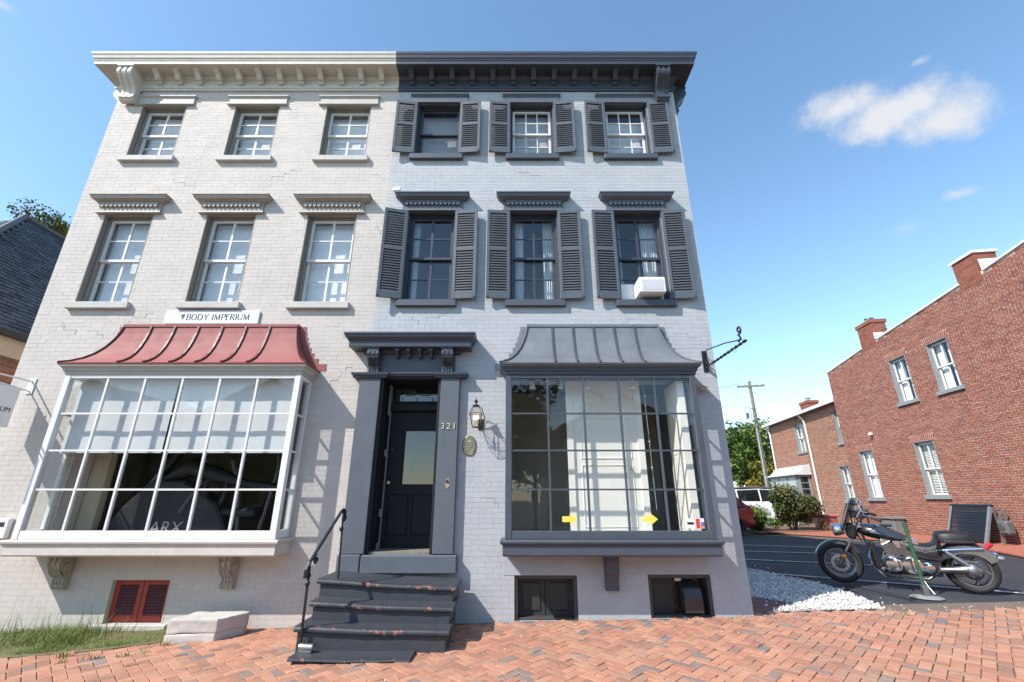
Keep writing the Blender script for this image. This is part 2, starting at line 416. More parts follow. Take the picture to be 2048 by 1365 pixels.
def wall_cells(mb, x0, x1, z0, z1, holes, yf, yb):
    """a slab from yf to yb with rectangular openings"""
    xs = sorted({x0, x1, *[h[0] for h in holes], *[h[1] for h in holes]}); zs = sorted({z0, z1, *[h[2] for h in holes], *[h[3] for h in holes]})
    xs = [x for x in xs if x0 <= x <= x1]; zs = [z for z in zs if z0 <= z <= z1]
    def solid(i, j):
        if i < 0 or j < 0 or i >= len(xs) - 1 or j >= len(zs) - 1: return False
        cx, cz = (xs[i] + xs[i + 1]) / 2, (zs[j] + zs[j + 1]) / 2
        return not any(h[0] < cx < h[1] and h[2] < cz < h[3] for h in holes)
    for i in range(len(xs) - 1):
        for j in range(len(zs) - 1):
            if not solid(i, j): continue
            a, b, c, d = xs[i], xs[i + 1], zs[j], zs[j + 1]
            mb.quad((a, yf, c), (b, yf, c), (b, yf, d), (a, yf, d)); mb.quad((b, yb, c), (a, yb, c), (a, yb, d), (b, yb, d))
            if not solid(i - 1, j): mb.quad((a, yb, c), (a, yf, c), (a, yf, d), (a, yb, d))
            if not solid(i + 1, j): mb.quad((b, yf, c), (b, yb, c), (b, yb, d), (b, yf, d))
            if not solid(i, j - 1): mb.quad((a, yb, c), (b, yb, c), (b, yf, c), (a, yf, c))
            if not solid(i, j + 1): mb.quad((a, yf, d), (b, yf, d), (b, yb, d), (a, yb, d))
def in_frame(c):
    d = c - CAM; d.rotate(Euler((-cam.rotation_euler.x, 0, 0)))
    if d.z > -.1: return False
    u, v = d.x / -d.z * 905, d.y / -d.z * 905
    return abs(u) < 1040 and abs(v) < 700

# ------------------------------------------------------------------ the two row houses
XL, XP, XR = -7.61, -2.2, 3.13
LH = empty('row_house', ((XL + XP) / 2, 0, -.1), label='white painted brick row house with red roofed shop window', cat='house', group='row houses')
RH = empty('row_house', ((XP + XR) / 2, 0, 0), label='pale blue grey painted row house with dark shutters', cat='house', group='row houses')
LX = (-6.65, -4.87, -3.12); RX = (-1.385, .375, 2.165)
Lwin = [(c - .43, c + .43, 7.39, 8.6) for c in LX] + [(c - .43, c + .43, 4.48, 6.16) for c in LX]
Rwin = [(c - .41, c + .41, 7.43, 8.64) for c in RX] + [(c - .41, c + .41, 4.52, 6.2) for c in RX]
Lbay = (-6.30, -3.14, 1.02, 3.2); Rbay = (.0, 2.54, 1.02, 3.2)
Lcel = (-5.32, -4.5, -.03, .5); Rc1 = (.03, .86, .0, .53); Rc2 = (1.8, 2.63, .03, .54)
DOORO = (-1.98, -1.06, .57, 3.26)
DEPTH = 11.0
for (H, x0, x1, holes, m1, m2, key, zb) in ((LH, XL, XP, Lwin + [Lbay, Lcel], PW, PWm, 'white', -.25), (RH, XP, XR, Rwin + [Rbay, Rc1, Rc2, DOORO], PG, PGm, 'grey', -.2)):
    mb = MB(); wall_cells(mb, x0, x1, zb, 9.32, holes, .0022, .32)
    # side and rear walls
    mb.box(x0 + (.0 if key == 'white' else .14), x0 + .28, .32, DEPTH, zb, 9.2); mb.box(x1 - .28, x1, .32, DEPTH, zb, 9.2); mb.box(x0 + .28, x1 - .28, DEPTH - .3, DEPTH, zb, 9.2)
    wl = mb.build('wall', m2, H)
    rects = lay(x0 + (.002 if key == 'white' else 0), x1, zb, 8.99, holes, seed=4 if key == 'white' else 9)
    brickwork(rects, (0, 0, 0), (1, 0, 0), (0, -1, 0), m1, wl, key, inview=in_frame)
    bx('roof', GREYM, H, x0 + .02, x1 - .02, .33, DEPTH - .02, 9.205, 9.26)
    # rooms behind the openings
    mb = MB()
    for z in (.84, 3.5, 6.75): mb.box(x0 + .29, x1 - .29, .62 if z < 1 else .33, 5.0, z, z + .12)
    mb.box(x0 + .29, x1 - .29, .33, 5.0, 9.0, 9.1)
    mb.build('room_floor', DARKROOM, H)
    bx('room_partition', mat('beige_room', (.36, .31, .23), .9) if key == 'white' else SHOPWALL, H, x0 + .29, x1 - .29, (2.6 if key == 'white' else 2.3), (2.72 if key == 'white' else 2.42), .0, 9.0)

# cornices
def scroll_bracket(wd, h, dp, curl=True):
    """side profile (y, z) of a console: deep at the top, small scroll at the foot; hangs from z = 0 down to -h, out to -dp"""
    pts = []
    top = [(0, 0), (-dp, 0), (-dp, -.10 * h)]
    S = []
    for i in range(17):
        t = i / 16
        d = dp * (.94 - .60 * t + .22 * math.sin(t * math.pi * 2.1 + .2) * (1 - .25 * t))
        S.append((-max(d, .1 * dp), -.12 * h - .80 * h * t))
    return top + S + [(-.32 * dp, -.95 * h), (-.26 * dp, -h), (0, -h)]
def console(name, m, parent, x, wd, ztop, h, dp, y=0, axis='y', sgn=1):
    mb = MB(); pr = scroll_bracket(wd, h, dp)
    def tr(p, a):
        if axis == 'y': return (x + a, y + p[0], ztop + p[1])
        return (x - sgn * p[0], y + a, ztop + p[1])
    # stepped in layers so the edge volutes stand proud of the middle
    for (a0, a1, k) in ((-wd / 2, -wd * .30, 1.0), (-wd * .30, -wd * .1, .93), (-wd * .1, wd * .1, .985), (wd * .1, wd * .30, .93), (wd * .30, wd / 2, 1.0)):
        A = [mb.av(tr((p[0] * k, p[1]), a0)) for p in pr]; B = [mb.av(tr((p[0] * k, p[1]), a1)) for p in pr]; n = len(pr)
        for i in range(n): mb.face([A[i], A[(i + 1) % n], B[(i + 1) % n], B[i]])
        mb.face(A[::-1]); mb.face(B)
    o = mb.build(name, m, parent)
    # cap block
    mb = MB()
    if axis == 'y': mb.box(x - wd * .56, x + wd * .56, y - dp * 1.05, y - .002, ztop - .06 * h, ztop + .004)
    else:
        a, b = sorted((x - sgn * -.002, x + sgn * dp * 1.05)); mb.box(a, b, y - wd * .56, y + wd * .56, ztop - .06 * h, ztop + .004)
    mb.build(name + '_cap', m, o if False else parent); return o
COR = [(.012, 8.955), (.03, 8.96), (.035, 9.0), (.05, 9.01), (.05, 9.045), (.035, 9.06), (.03, 9.07), (.03, 9.20), (.06, 9.22), (.075, 9.27), (.085, 9.285), (.33, 9.29), (.335, 9.36), (.345, 9.365), (.35, 9.40), (.365, 9.41), (.375, 9.46), (.39, 9.49), (.395, 9.535), (.38, 9.545)]
def cornice(H, x0, x1, m, lend, rend, ms):
    mb = MB(); rows = []
    for d, z in COR:
        xa = x0 - d if lend else x0; xb = x1 + d if rend else x1
        rows.append([mb.av((xa, .3, z)), mb.av((xa, -d, z)), mb.av((xb, -d, z)), mb.av((xb, .3, z))])
    for a, b in zip(rows, rows[1:]):
        for k in range(3): mb.face([a[k], a[k + 1], b[k + 1], b[k]])
    mb.face(rows[0][::-1]); mb.face(rows[-1])
    if not lend: mb.face([r[1] for r in rows] + [r[0] for r in reversed(rows)])
    if not rend: mb.face([r[2] for r in rows] + [r[3] for r in reversed(rows)])
    c = mb.build('cornice', m, H)
    pr = [(0, 0), (-.22, 0), (-.225, -.045), (-.20, -.06), (-.16, -.085), (-.12, -.135), (-.095, -.16), (-.055, -.165), (-.05, -.20), (-.01, -.215), (0, -.215)]
    for i, x in enumerate(ms):
        b = MB(); b.prism([(p[0] - .03, p[1] + 9.29) for p in pr], x - .045, x + .045, 'x')
        b.box(x - .06, x + .06, -.262, -.04, 9.262, 9.291); b.build('modillion', m, c)
    return c
lc = cornice(LH, XL, XP - .004, CREAM, True, False, [-6.84 + .393 * i for i in range(12)])
rc = cornice(RH, XP + .004, XR, NAVY, False, True, [-1.94 + .393 * i for i in range(12)])
console('console', CREAM, lc, -7.32, .27, 9.285, .66, .30, -.03)
console('console', CREAM, lc, XL - .03, .27, 9.285, .66, .30, .32, 'x', -1)
console('console', NAVY, rc, 2.87, .24, 9.285, .66, .30, -.03)
console('console', NAVY, rc, XR + .03, .24, 9.285, .66, .30, .30, 'x', 1)

# ------------------------------------------------------------------ sash windows
def sash_window(H, hole, trim, sashm, glassm, cols=2, rows=2, hood='flat', hoodm=None, sillm=None, grid=True, fw=.055, label=None):
    x0, x1, z0, z1 = hole; w_ = x1 - x0
    mb = MB()
    lt = .018
    mb.box(x0 + .001, x0 + lt, -.003, .09, z0, z1); mb.box(x1 - lt, x1 - .001, -.003, .09, z0, z1); mb.box(x0 + lt, x1 - lt, -.003, .09, z1 - lt, z1 - .001)
    mb.box(x0 + .001, x0 + fw, .09, .25, z0, z1); mb.box(x1 - fw, x1 - .001, .09, .25, z0, z1); mb.box(x0 + fw, x1 - fw, .09, .25, z1 - fw, z1 - .001)
    mb.box(x0 + fw, x1 - fw, .03, .25, z0 + .001, z0 + .04)
    mb.box(x0 + lt, x0 + lt + .012, .045, .06, z0 + .04, z1 - lt)
    win = mb.build('window', trim, H, bevel=.004)
    a, b = x0 + fw + .004, x1 - fw - .004; zm = (z0 + .05 + z1 - fw) / 2
    for (zz0, zz1, y, up) in ((zm - .02, z1 - fw - .003, .125, 1), (z0 + .043, zm + .02, .168, 0)):
        mb = MB(); st = .04
        mb.box(a, a + st, y, y + .036, zz0, zz1); mb.box(b - st, b, y, y + .036, zz0, zz1)
        mb.box(a + st, b - st, y, y + .036, zz1 - st, zz1); mb.box(a + st, b - st, y, y + .036, zz0, zz0 + (.04 if up else .06))
        gx0, gx1, gz0, gz1 = a + st, b - st, zz0 + (.04 if up else .06), zz1 - st
        nc, nr = (cols, rows) if grid else (1, 1)
        for k in range(1, nc):
            x = gx0 + (gx1 - gx0) * k / nc; t = .017 if nc == 2 else .009; mb.box(x - t, x + t, y + .004, y + .032, gz0, gz1)
        for k in range(1, nr):
            z = gz0 + (gz1 - gz0) * k / nr
            for q in range(nc):
                xa = gx0 + (gx1 - gx0) * q / nc + (.017 if q else 0); xb = gx0 + (gx1 - gx0) * (q + 1) / nc - (.017 if q < nc - 1 else 0)
                mb.box(xa, xb, y + .006, y + .030, z - .009, z + .009)
        mb.build('sash', sashm, win)
        for q in range(nc):
            for k in range(nr):
                bx('pane', glassm, win, gx0 + (gx1 - gx0) * q / nc + .002, gx0 + (gx1 - gx0) * (q + 1) / nc - .002, y + .016, y + .020, gz0 + (gz1 - gz0) * k / nr + .002, gz0 + (gz1 - gz0) * (k + 1) / nr - .002)
    sill = bx('sill', sillm or trim, win, x0 - .075, x1 + .075, -.07, .029, z0 - .115, z0 - .001, bevel=.008)
    hm = hoodm or trim
    if hood == 'flat':
        mb = MB(); mb.crown(x0 - .09, x1 + .09, [(.035, z1 + .002), (.055, z1 + .008), (.045, z1 + .03), (.03, z1 + .035), (.03, z1 + .165), (.045, z1 + .18), (.06, z1 + .195), (.06, z1 + .218), (.03, z1 + .221)], .0)
        mb.build('hood', hm, win)
    else:
        mb = MB(); mb.crown(x0 - .07, x1 + .07, [(.05, z1 + .002), (.065, z1 + .006), (.06, z1 + .03), (.04, z1 + .035), (.04, z1 + .20), (.07, z1 + .215), (.10, z1 + .235), (.135, z1 + .25), (.145, z1 + .275), (.15, z1 + .30), (.165, z1 + .305), (.165, z1 + .325), (.10, z1 + .335)], .0)
        hd = mb.build('hood', hm, win)
        n = 13; ww = x1 - x0 + .14
        for i in range(n):
            x = x0 - .07 + ww * (i + .5) / n; d = MB()
            d.prism([(x - .034, z1 + .20), (x - .034, z1 + .155), (x - .018, z1 + .125), (x, z1 + .112), (x + .018, z1 + .125), (x + .034, z1 + .155), (x + .034, z1 + .20)], -.075, -.041, 'y'); d.build('drop', hm, win)
    return win
for i, h in enumerate(Lwin):
    sash_window(LH, h, TAUPE, WHITE, GLASS, hood='flat' if i < 3 else 'crown', hoodm=PALE if i < 3 else mat('hood_taupe', (.33, .30, .265), .6), sillm=mat('grey_sill', (.46, .44, .41), .7), fw=.045)
Rw = []
for i, h in enumerate(Rwin):
    Rw.append(sash_window(RH, h, NAVY, WHITE if i == 5 - 4 or i == 2 else NAVY, GLASSD, cols=3 if i in (1, 2) else 2, rows=2, grid=(i != 0), hood='flat' if i < 3 else 'crown', hoodm=mat('lit_slate_hood', (.09, .103, .128), .5), sillm=SLATE, fw=.045))  # hoods get a lighter slate that paints in their lit faces

# shades and curtains inside
def blind(x0, x1, y, z0, z1, label, group, m=SHADE, name='roller_blind'):
    mb = MB(); n = 10
    for k in range(n):
        a, b = x0 + (x1 - x0) * k / n, x0 + (x1 - x0) * (k + 1) / n
        ya, yb = y + .004 * math.sin(k * 1.3), y + .004 * math.sin((k + 1) * 1.3)
        mb.quad((a, ya, z0), (b, yb, z0), (b, yb, z1), (a, ya, z1)); mb.quad((b, yb + .003, z0), (a, ya + .003, z0), (a, ya + .003, z1), (b, yb + .003, z1))
    mb.box(x0, x1, y - .006, y + .009, z0 - .025, z0)
    o = mb.build(name, m, None, normals=False); return tag(o, label, 'blind', group)
fl = ['third floor', 'second floor']; ps = ['window farthest from the grey house', 'middle window', 'window nearest the grey house']
for i, h in enumerate(Lwin):
    blind(h[0] + .03, h[1] - .03, .30, h[2] + (.05 if i != 5 else .04), h[3] - .02, 'pale blind behind the ' + fl[i // 3] + ' ' + ps[i % 3] + ' of the white house', 'blinds of the white house', mat('blind_tone%d' % (i % 3), [(.74, .76, .79), (.74, .76, .79), (.86, .87, .89)][i % 3], .9, var=.04))
def drape(x0, x1, y, z0, z1, label, m=CURT, lean=0.):
    mb = MB(); n = 26
    def P(k, z): 
        x = x0 + (x1 - x0) * k / n; return (x + lean * (z - z0), y + .018 * math.sin(k * 1.45), z)
    for k in range(n): mb.quad(P(k, z0), P(k + 1, z0), P(k + 1, z1), P(k, z1))
    o = mb.build('curtain', m, None, smooth=True, normals=False); return tag(o, label, 'curtain', 'curtains of the grey house')
rp = ['window above the front door', 'middle window', 'window at the far corner']
for i in range(3, 6):
    h = Rwin[i]; p = ['window beside the white house', 'middle window', 'window with the air conditioner'][i - 3]
    drape(h[0] + .02, h[0] + (.16, .24, .16)[i - 3], .31, h[2], h[3], 'white curtain on the white house side of the second floor ' + p)
    drape(h[1] - (.10, .24, .30)[i - 3], h[1] - .02, .31, h[2], h[3], 'white curtain on the car park side of the second floor ' + p)
blind(Rwin[0][0] + .03, Rwin[0][1] - .03, .30, Rwin[0][2], Rwin[0][3], 'dull grey beige blind in the top window beside the white house', 'blinds of the grey house', mat('beige_blind', (.34, .325, .30), .9))
blind(Rwin[1][0] + .03, Rwin[1][1] - .03, .30, Rwin[1][2], Rwin[1][3], 'white blind in the top middle window of the grey house', 'blinds of the grey house', mat('soft_blind', (.55, .55, .54), .9))
blind(Rwin[2][0] + .03, Rwin[2][1] - .03, .30, Rwin[2][2], Rwin[2][3] - .15, 'bright white blind in the top window at the grey house corner', 'blinds of the grey house')

# ------------------------------------------------------------------ shutters
def shutter(x, z0, h, sgn, ang, nsl):
    o = MB(); wd, t = .39, .034
    X = lambda a, b: (min(sgn * a, sgn * b), max(sgn * a, sgn * b))
    for (a, b, c, d) in ((0, .05, 0, h), (wd - .05, wd, 0, h), (.05, wd - .05, 0, .12), (.05, wd - .05, h - .065, h), (.05, wd - .05, h * .525, h * .525 + .065)):
        q = X(a, b); o.box(q[0], q[1], -t, 0, c, d)
    s = o.build('shutter', SHUT, None, bevel=.003)
    s.location = (x, -.035, z0); s.rotation_euler = (0, 0, sgn * -ang); put(s, RH); s['_local'] = 1
    sm = None
    for (c, d) in ((.12, h * .525), (h * .525 + .065, h - .065)):
        n = max(6, int((d - c) / nsl))
        for k in range(n):
            z = c + (d - c) * (k + .5) / n
            if sm is None:
                m = MB(); q = X(.05, wd - .05); hh = .031
                m.M = Matrix.Translation((0, -t / 2, 0)) @ Matrix.Rotation(R(-24), 4, 'X')
                m.box(q[0], q[1], -.003, .003, -hh, hh); sl_ = m.build('slat', SLATM, s); sm = sl_.data
            else:
                sl_ = bpy.data.objects.new('slat', sm); COL.objects.link(sl_); sl_.parent = s
            sl_.location = (0, 0, z)
    bx('holdback', BLK, s, *X(wd - .03, wd - .015), -.05, -.034, .02, .035)
    return s
angs = [(7, 5), (5, 6), (6, 4), (15, 5), (5, 5), (5, 6)]
for i, h in enumerate(Rwin):
    hh = h[3] - h[2] - .01
    shutter(h[0] + .0, h[2] + .005, hh, -1, R(angs[i][0]), .046); shutter(h[1] - .0, h[2] + .005, hh, 1, R(angs[i][1]), .046)

# ------------------------------------------------------------------ shop bays
def bay(H, x0, x1, cols, fm, rm, seamm, capm, y=-.40, nseam=7, key='l', mun=.013, z0=1.0, z1=3.2):
    mb = MB(); P = .085
    # corner posts, rails, side frames
    for (a, b) in ((x0, x0 + P), (x1 - P, x1)): mb.box(a, b, y, y + P, z0, z1 - .02)
    mb.box(x0 + P, x1 - P, y + .006, y + .07, z0, z0 + .10); mb.box(x0 + P, x1 - P, y + .006, y + .07, z1 - .075, z1 - .02)
    for (a, b) in ((x0 + .006, x0 + .065), (x1 - .065, x1 - .006)):
        mb.box(a, b, y + P, -.002, z0, z0 + .10); mb.box(a, b, y + P, -.002, z1 - .075, z1 - .02); mb.box(a, b, -.06, -.002, z0 + .10, z1 - .075)
    b_ = mb.build('bay_window', fm, H, bevel=.005)
    gx0, gx1, gz0, gz1 = x0 + P, x1 - P, z0 + .10, z1 - .075
    for k in range(1, cols):
        x = gx0 + (gx1 - gx0) * k / cols; bx('mullion', fm, b_, x - mun, x + mun, y + .012, y + .05, gz0, gz1)
    rowz = [gz0 + (gz1 - gz0) * k / 4 for k in range(5)]
    for k in range(1, 4):
        for q in range(cols):
            xa = gx0 + (gx1 - gx0) * q / cols + (mun if q else 0); xb = gx0 + (gx1 - gx0) * (q + 1) / cols - (mun if q < cols - 1 else 0)
            bx('muntin', fm, b_, xa, xb, y + .016, y + .046, rowz[k] - mun * .85, rowz[k] + mun * .85)
        for (a, b) in ((x0 + .02, x0 + .05), (x1 - .05, x1 - .02)): bx('muntin', fm, b_, a, b, y + P, -.06, rowz[k] - mun * .85, rowz[k] + mun * .85)
    rg = random.Random(key)
    for k in range(4):
        for q in range(cols):
            p = bx('pane', GLASS, b_, gx0 + (gx1 - gx0) * q / cols + .003, gx0 + (gx1 - gx0) * (q + 1) / cols - .003, y + .028, y + .032, rowz[k] + .003, rowz[k + 1] - .003)
        for xs in (x0 + .035, x1 - .038): bx('pane', GLASS, b_, xs, xs + .004, y + P + .002, -.062, rowz[k] + .003, rowz[k + 1] - .003)
    # floor, head and sill mouldings
    mb = MB(); mb.crown(x0 - y * 0 + .40, x1 - .40, [(.40 + d, z) for d, z in ((-.02, .80), (.02, .802), (.03, .82), (.03, .935), (.045, .94), (.06, .955), (.065, .975), (.055, .995), (-.02, .999))], .0)
    mb.build('bay_base', capm[0], H)
    mb = MB(); mb.crown(x0 + .40, x1 - .40, [(.40 + d, z) for d, z in ((-.02, 3.178), (.012, 3.18), (.015, 3.22), (.03, 3.225), (.035, 3.255), (.06, 3.285), (.075, 3.29), (.075, 3.31), (-.02, 3.312))], .0)
    mb.build('bay_head', capm[1], H)
    bx('bay_floor', SHOPWALL, H, x0 + .07, x1 - .07, y + .075, .6, .9995, 1.012)
    # flared metal roof
    prof = [(.485, 3.335), (.475, 3.338), (.40, 3.375), (.31, 3.445), (.235, 3.535), (.17, 3.65), (.12, 3.78), (.08, 3.92), (.06, 4.04)]
    xa, xb = x0 + .395, x1 - .395
    ro = MB(); ro.crown(xa, xb, [(.485, 3.314), (.49, 3.33)], .0, cap=True); roof = ro.build('bay_roof', rm, H)
    fr = [xa + .0 + (xb - xa) * k / (nseam - 1) for k in range(nseam)]
    def fx(k, d):  # hips at both ends, straight seams between
        if k == 0: return xa - d
        if k == nseam - 1: return xb + d
        return fr[k]
    for k in range(nseam - 1):
        mb = MB()
        for (d0, z0_), (d1, z1_) in zip(prof, prof[1:]):
            mb.quad((fx(k, d0), -d0, z0_), (fx(k + 1, d0), -d0, z0_), (fx(k + 1, d1), -d1, z1_), (fx(k, d1), -d1, z1_))
        mb.build('roof_panel', rm, roof, smooth=True)
    for sgn, xx in ((-1, xa), (1, xb)):
        mb = MB()
        for (d0, z0_), (d1, z1_) in zip(prof, prof[1:]):
            mb.quad((xx + sgn * d0, -d0, z0_), (xx + sgn * d0, -.001, z0_), (xx + sgn * d1, -.001, z1_), (xx + sgn * d1, -d1, z1_))
        mb.build('roof_panel', rm, roof, smooth=True)
    for k in range(nseam):
        mb = MB(); pts = [Vector((fx(k, d), -d - .006, z + .008)) for d, z in prof]
        mb.tube(pts, .021 if 0 < k < nseam - 1 else .016, 4, sq=True); mb.build('seam', seamm, roof)
    bx('roof_cap', rm, roof, xa - .075, xb + .075, -.075, -.001, 4.035, 4.085, bevel=.004)
    for sgn, xx in ((-1, xa), (1, xb)):
        mb = MB(); n = 8
        for k in range(n):
            z = 3.34 + .70 * k / n; zt = z + .70 / n * 1.25
            # roof edge at this height
            dd = .485
            for (d0, za), (d1, zb) in zip(prof, prof[1:]):
                if za <= z <= zb: dd = d0 + (d1 - d0) * (z - za) / (zb - za)
            e = dd + .10; a, b = sorted((xx + sgn * max(0, dd - .12), xx + sgn * e)); yk = -.006 - .0012 * (k % 2)
            mb.box(a, b, yk, -.0012, z, zt)
        mb.build('step_flashing', rm, roof)
    return b_
lb = bay(LH, -6.42, -3.03, 6, WHITE, REDM, REDS, (mat('pale_base', (.52, .485, .445), .6), PALE), key='l', nseam=8, mun=.014)
rb = bay(RH, -.09, 2.63, 5, SLATE, GREYM, GREYS, (SLATE, SLATE), key='r', nseam=7, mun=.013)

# brackets under the bays
CARVED = mat('carved_stone', (.33, .30, .25), .8, var=.3, scale=25, bump=.5, bscale=60)
def carved(x, z, m, H):
    o = console('bay_bracket', m, H, x, .17, z, .42, .22, -.005)
    mb = MB()
    for sx in (-.09, .09): mb.lathe([(.012, -.014), (.05, -.012), (.052, .0), (.05, .012), (.012, .014)], 14, (x + sx, -.11, z - .15), 'x')
    for k in range(5): mb.tube([(x - .06 + .03 * k, -.19, z - .06), (x - .06 + .03 * k, -.215, z - .13), (x - .06 + .03 * k, -.18, z - .21), (x - .06 + .03 * k, -.12, z - .26)], .012, 6)
    for k in range(4): mb.tube([(x - .06 + .04 * k, -.09, z - .27), (x - .06 + .04 * k, -.085, z - .375)], [.02, .014], 6)
    mb.build('carving', m, o, smooth=True)
carved(-5.93, .795, CARVED, LH); carved(-3.73, .795, CARVED, LH)
mb = MB(); mb.prism([(-.002, .80), (-.20, .80), (-.20, .70), (-.17, .66), (-.17, .58), (-.12, .53), (-.10, .46), (-.10, .36), (-.002, .36)], 1.225, 1.395, 'x')
mb.build('bay_bracket', SLATE, RH, bevel=.006)

# ------------------------------------------------------------------ cellar openings
def louvre_leaf(x0, x1, z0, z1, y, n):
    mb = MB(); s = .06
    for b in ((x0, x0 + s, z0, z1), (x1 - s, x1, z0, z1), (x0 + s, x1 - s, z0, z0 + .075), (x0 + s, x1 - s, z1 - .06, z1)): mb.box(b[0], b[1], y, y + .035, b[2], b[3])
    o = mb.build('cellar_shutter', REDWOOD, LH, bevel=.004)
    for k in range(n):
        z = z0 + .075 + (z1 - z0 - .135) * (k + .5) / n; m = MB(); m.M = Matrix.Translation((0, y + .02, z)) @ Matrix.Rotation(R(-40), 4, 'X')
        m.box(x0 + s, x1 - s, -.004, .004, -.022, .022); m.build('slat', REDSLAT, o)
louvre_leaf(-5.27, -4.90, -.02, .47, .06, 10); louvre_leaf(-4.893, -4.525, -.02, .47, .06, 10)
mb = MB(); mb.box(-5.32, -5.275, -.003, .2, -.03, .5); mb.box(-4.52, -4.5, -.003, .2, -.03, .5); mb.box(-5.275, -4.52, -.003, .2, .475, .5)
mb.build('cellar_frame', mat('cellar_frame_paint', (.5, .46, .38), .7), LH)
bx('cellar_back', CELLAR, LH, -5.3, -4.5, .2, .22, -.03, .5); bx('cellar_sill', STONEW, LH, -5.4, -4.42, -.06, .05, -.12, -.031, bevel=.01)
def cellar_window(h, leaf):
    x0, x1, z0, z1 = h; mb = MB(); f = .045
    mb.box(x0, x0 + f, .02, .3, z0, z1); mb.box(x1 - f, x1, .02, .3, z0, z1); mb.box(x0 + f, x1 - f, .02, .3, z1 - f, z1); mb.box(x0 + f, x1 - f, .04, .3, z0, z0 + .03)
    o = mb.build('cellar_window', mat('cellar_frame_dark', (.055, .052, .05), .6), RH, bevel=.005)
    bx('sill', SLATEF, o, x0 + .03, x1 - .02, -.05, .04, z0 - .03, z0 - .001, bevel=.01)
    if leaf:
        for (a, b) in ((x0 + f, (x0 + x1) / 2 - .005), ((x0 + x1) / 2 + .005, x1 - f)):
            bx('panel', CELLAR, o, a, b, .17, .2, z0 + .03, z1 - f); bx('panel_field', CELLAR, o, a + .06, b - .06, .155, .169, z0 + .09, z1 - f - .06, bevel=.012)
    else:
        bx('panel', CELLAR, o, x0 + f, x0 + .36, .17, .2, z0 + .03, z1 - f)
        bx('pane', mat('dirty_glass', (.02, .021, .022), .12, var=.3, scale=6), o, x0 + .36, x1 - f, .2, .21, z0 + .03, z1 - f)
        vh = MB(); vh.prism([(.15, z1 - .09), (.02, z1 - .16), (-.03, z1 - .26), (-.03, z0 + .06), (.16, z0 + .06)], x0 + .45, x1 - .14, 'x'); vh.build('vent_hood', mat('vent_metal', (.07, .07, .072), .35, metal=.6, var=.2), o, bevel=.01)
        bx('tag', PLASTW, o, x0 + .40, x0 + .49, .14, .16, z1 - .10, z1 - .055, bevel=.01)
cellar_window(Rc1, True); cellar_window(Rc2, False)
for c in (Rc1, Rc2): bx('lintel', mat('grey_stone_lintel', (.36, .385, .43), .8, var=.08, bump=.35, bscale=30), RH, c[0] - .14, c[1] + .14, -.006, .01, c[3] + .004, c[3] + .20)

# ------------------------------------------------------------------ entrance
mb = MB()
SURR = []
for (a, b) in ((-2.29, -1.975), (-1.065, -.785)):
    SURR.append((a, b)); p = MB(); p.box(a, b, -.09, -.001, .795, 3.24); p.build('pilaster', SLATEF, RH, bevel=.006)
    cpl = MB(); cpl.crown(a + .02, b - .02, [(.10, 3.205), (.115, 3.21), (.12, 3.24), (.14, 3.25), (.145, 3.28), (.13, 3.29)], .0); cpl.build('capital', NAVY, RH)
bx('frieze', SLATE, RH, -2.2, -.875, -.06, -.002, 3.262, 3.66)
mb = MB(); mb.crown(-1.975 + .06, -1.065 - .06, [(.06, 3.235), (.075, 3.24), (.08, 3.262), (.095, 3.275), (.095, 3.30), (.065, 3.305)], .0); mb.build('architrave', NAVY, RH)
mb = MB(); mb.crown(-2.19, -.885, [(.03, 3.585), (.09, 3.60), (.10, 3.645), (.26, 3.65), (.262, 3.665), (.265, 3.735), (.275, 3.74), (.285, 3.76), (.315, 3.79), (.325, 3.83), (.335, 3.835), (.335, 3.86), (.20, 3.875)], .0)
ec = mb.build('door_cornice', NAVY, RH)
for x in (-2.09, -.975):
    k = console('console', NAVY, ec, x, .17, 3.648, .40, .17, -.06)
    c = MB()
    for q in range(5): c.tube([(x - .06 + .03 * q, -.19, 3.56), (x - .06 + .03 * q, -.215, 3.50), (x - .06 + .03 * q, -.18, 3.43), (x - .06 + .03 * q, -.13, 3.40)], .012, 6)
    for q in range(4): c.tube([(x - .06 + .04 * q, -.12, 3.36), (x - .06 + .04 * q, -.125, 3.24)], [.02, .015], 6)
    c.build('carving', NAVY, ec, smooth=True); bx('block', SLATE, ec, x - .075, x + .075, -.235, -.22, 3.575, 3.63, bevel=.008)
for x in (-1.74, -1.57, -1.40, -1.23):
    c = MB(); c.box(x - .028, x + .028, -.21, -.06, 3.60, 3.648); c.prism([(-.062, 3.60), (-.19, 3.60), (-.15, 3.57), (-.13, 3.52), (-.062, 3.51)], x - .02, x + .02, 'x'); c.build('modillion', NAVY, ec)
# deep panelled reveals, threshold and door leaf
YD = .46; DOORM = mat('black_door_paint', (.013, .014, .019), .62, var=.1, spec=.3)
for (x, s) in ((-1.98, 1), (-1.06, -1)):
    a, b = sorted((x + s * .003, x + s * .05)); p = MB(); p.box(a, b, -.05, YD + .1, .80, 3.23)
    o = p.build('door_reveal', DOORM, RH, bevel=.004)
    for (za, zb) in ((.9, 1.25), (1.35, 2.1), (2.2, 2.72)):
        a, b = sorted((x + s * .05, x + s * .064)); f = MB(); f.box(a, b, .10, .38, za, zb); f.build('panel', DOORM, o, bevel=.01)
bx('door_head', DOORM, RH, -1.93, -1.11, -.05, YD + .1, 3.2, 3.24)
mb = MB(); mb.box(-1.93, -1.11, -.02, YD + .02, .78, .815); mb.build('threshold', mat('worn_threshold', (.20, .185, .15), .7, var=.3, scale=14), RH)
bx('transom_bar', DOORM, RH, -1.93, -1.11, YD - .06, YD + .08, 2.80, 2.93, bevel=.012)
mb = MB()
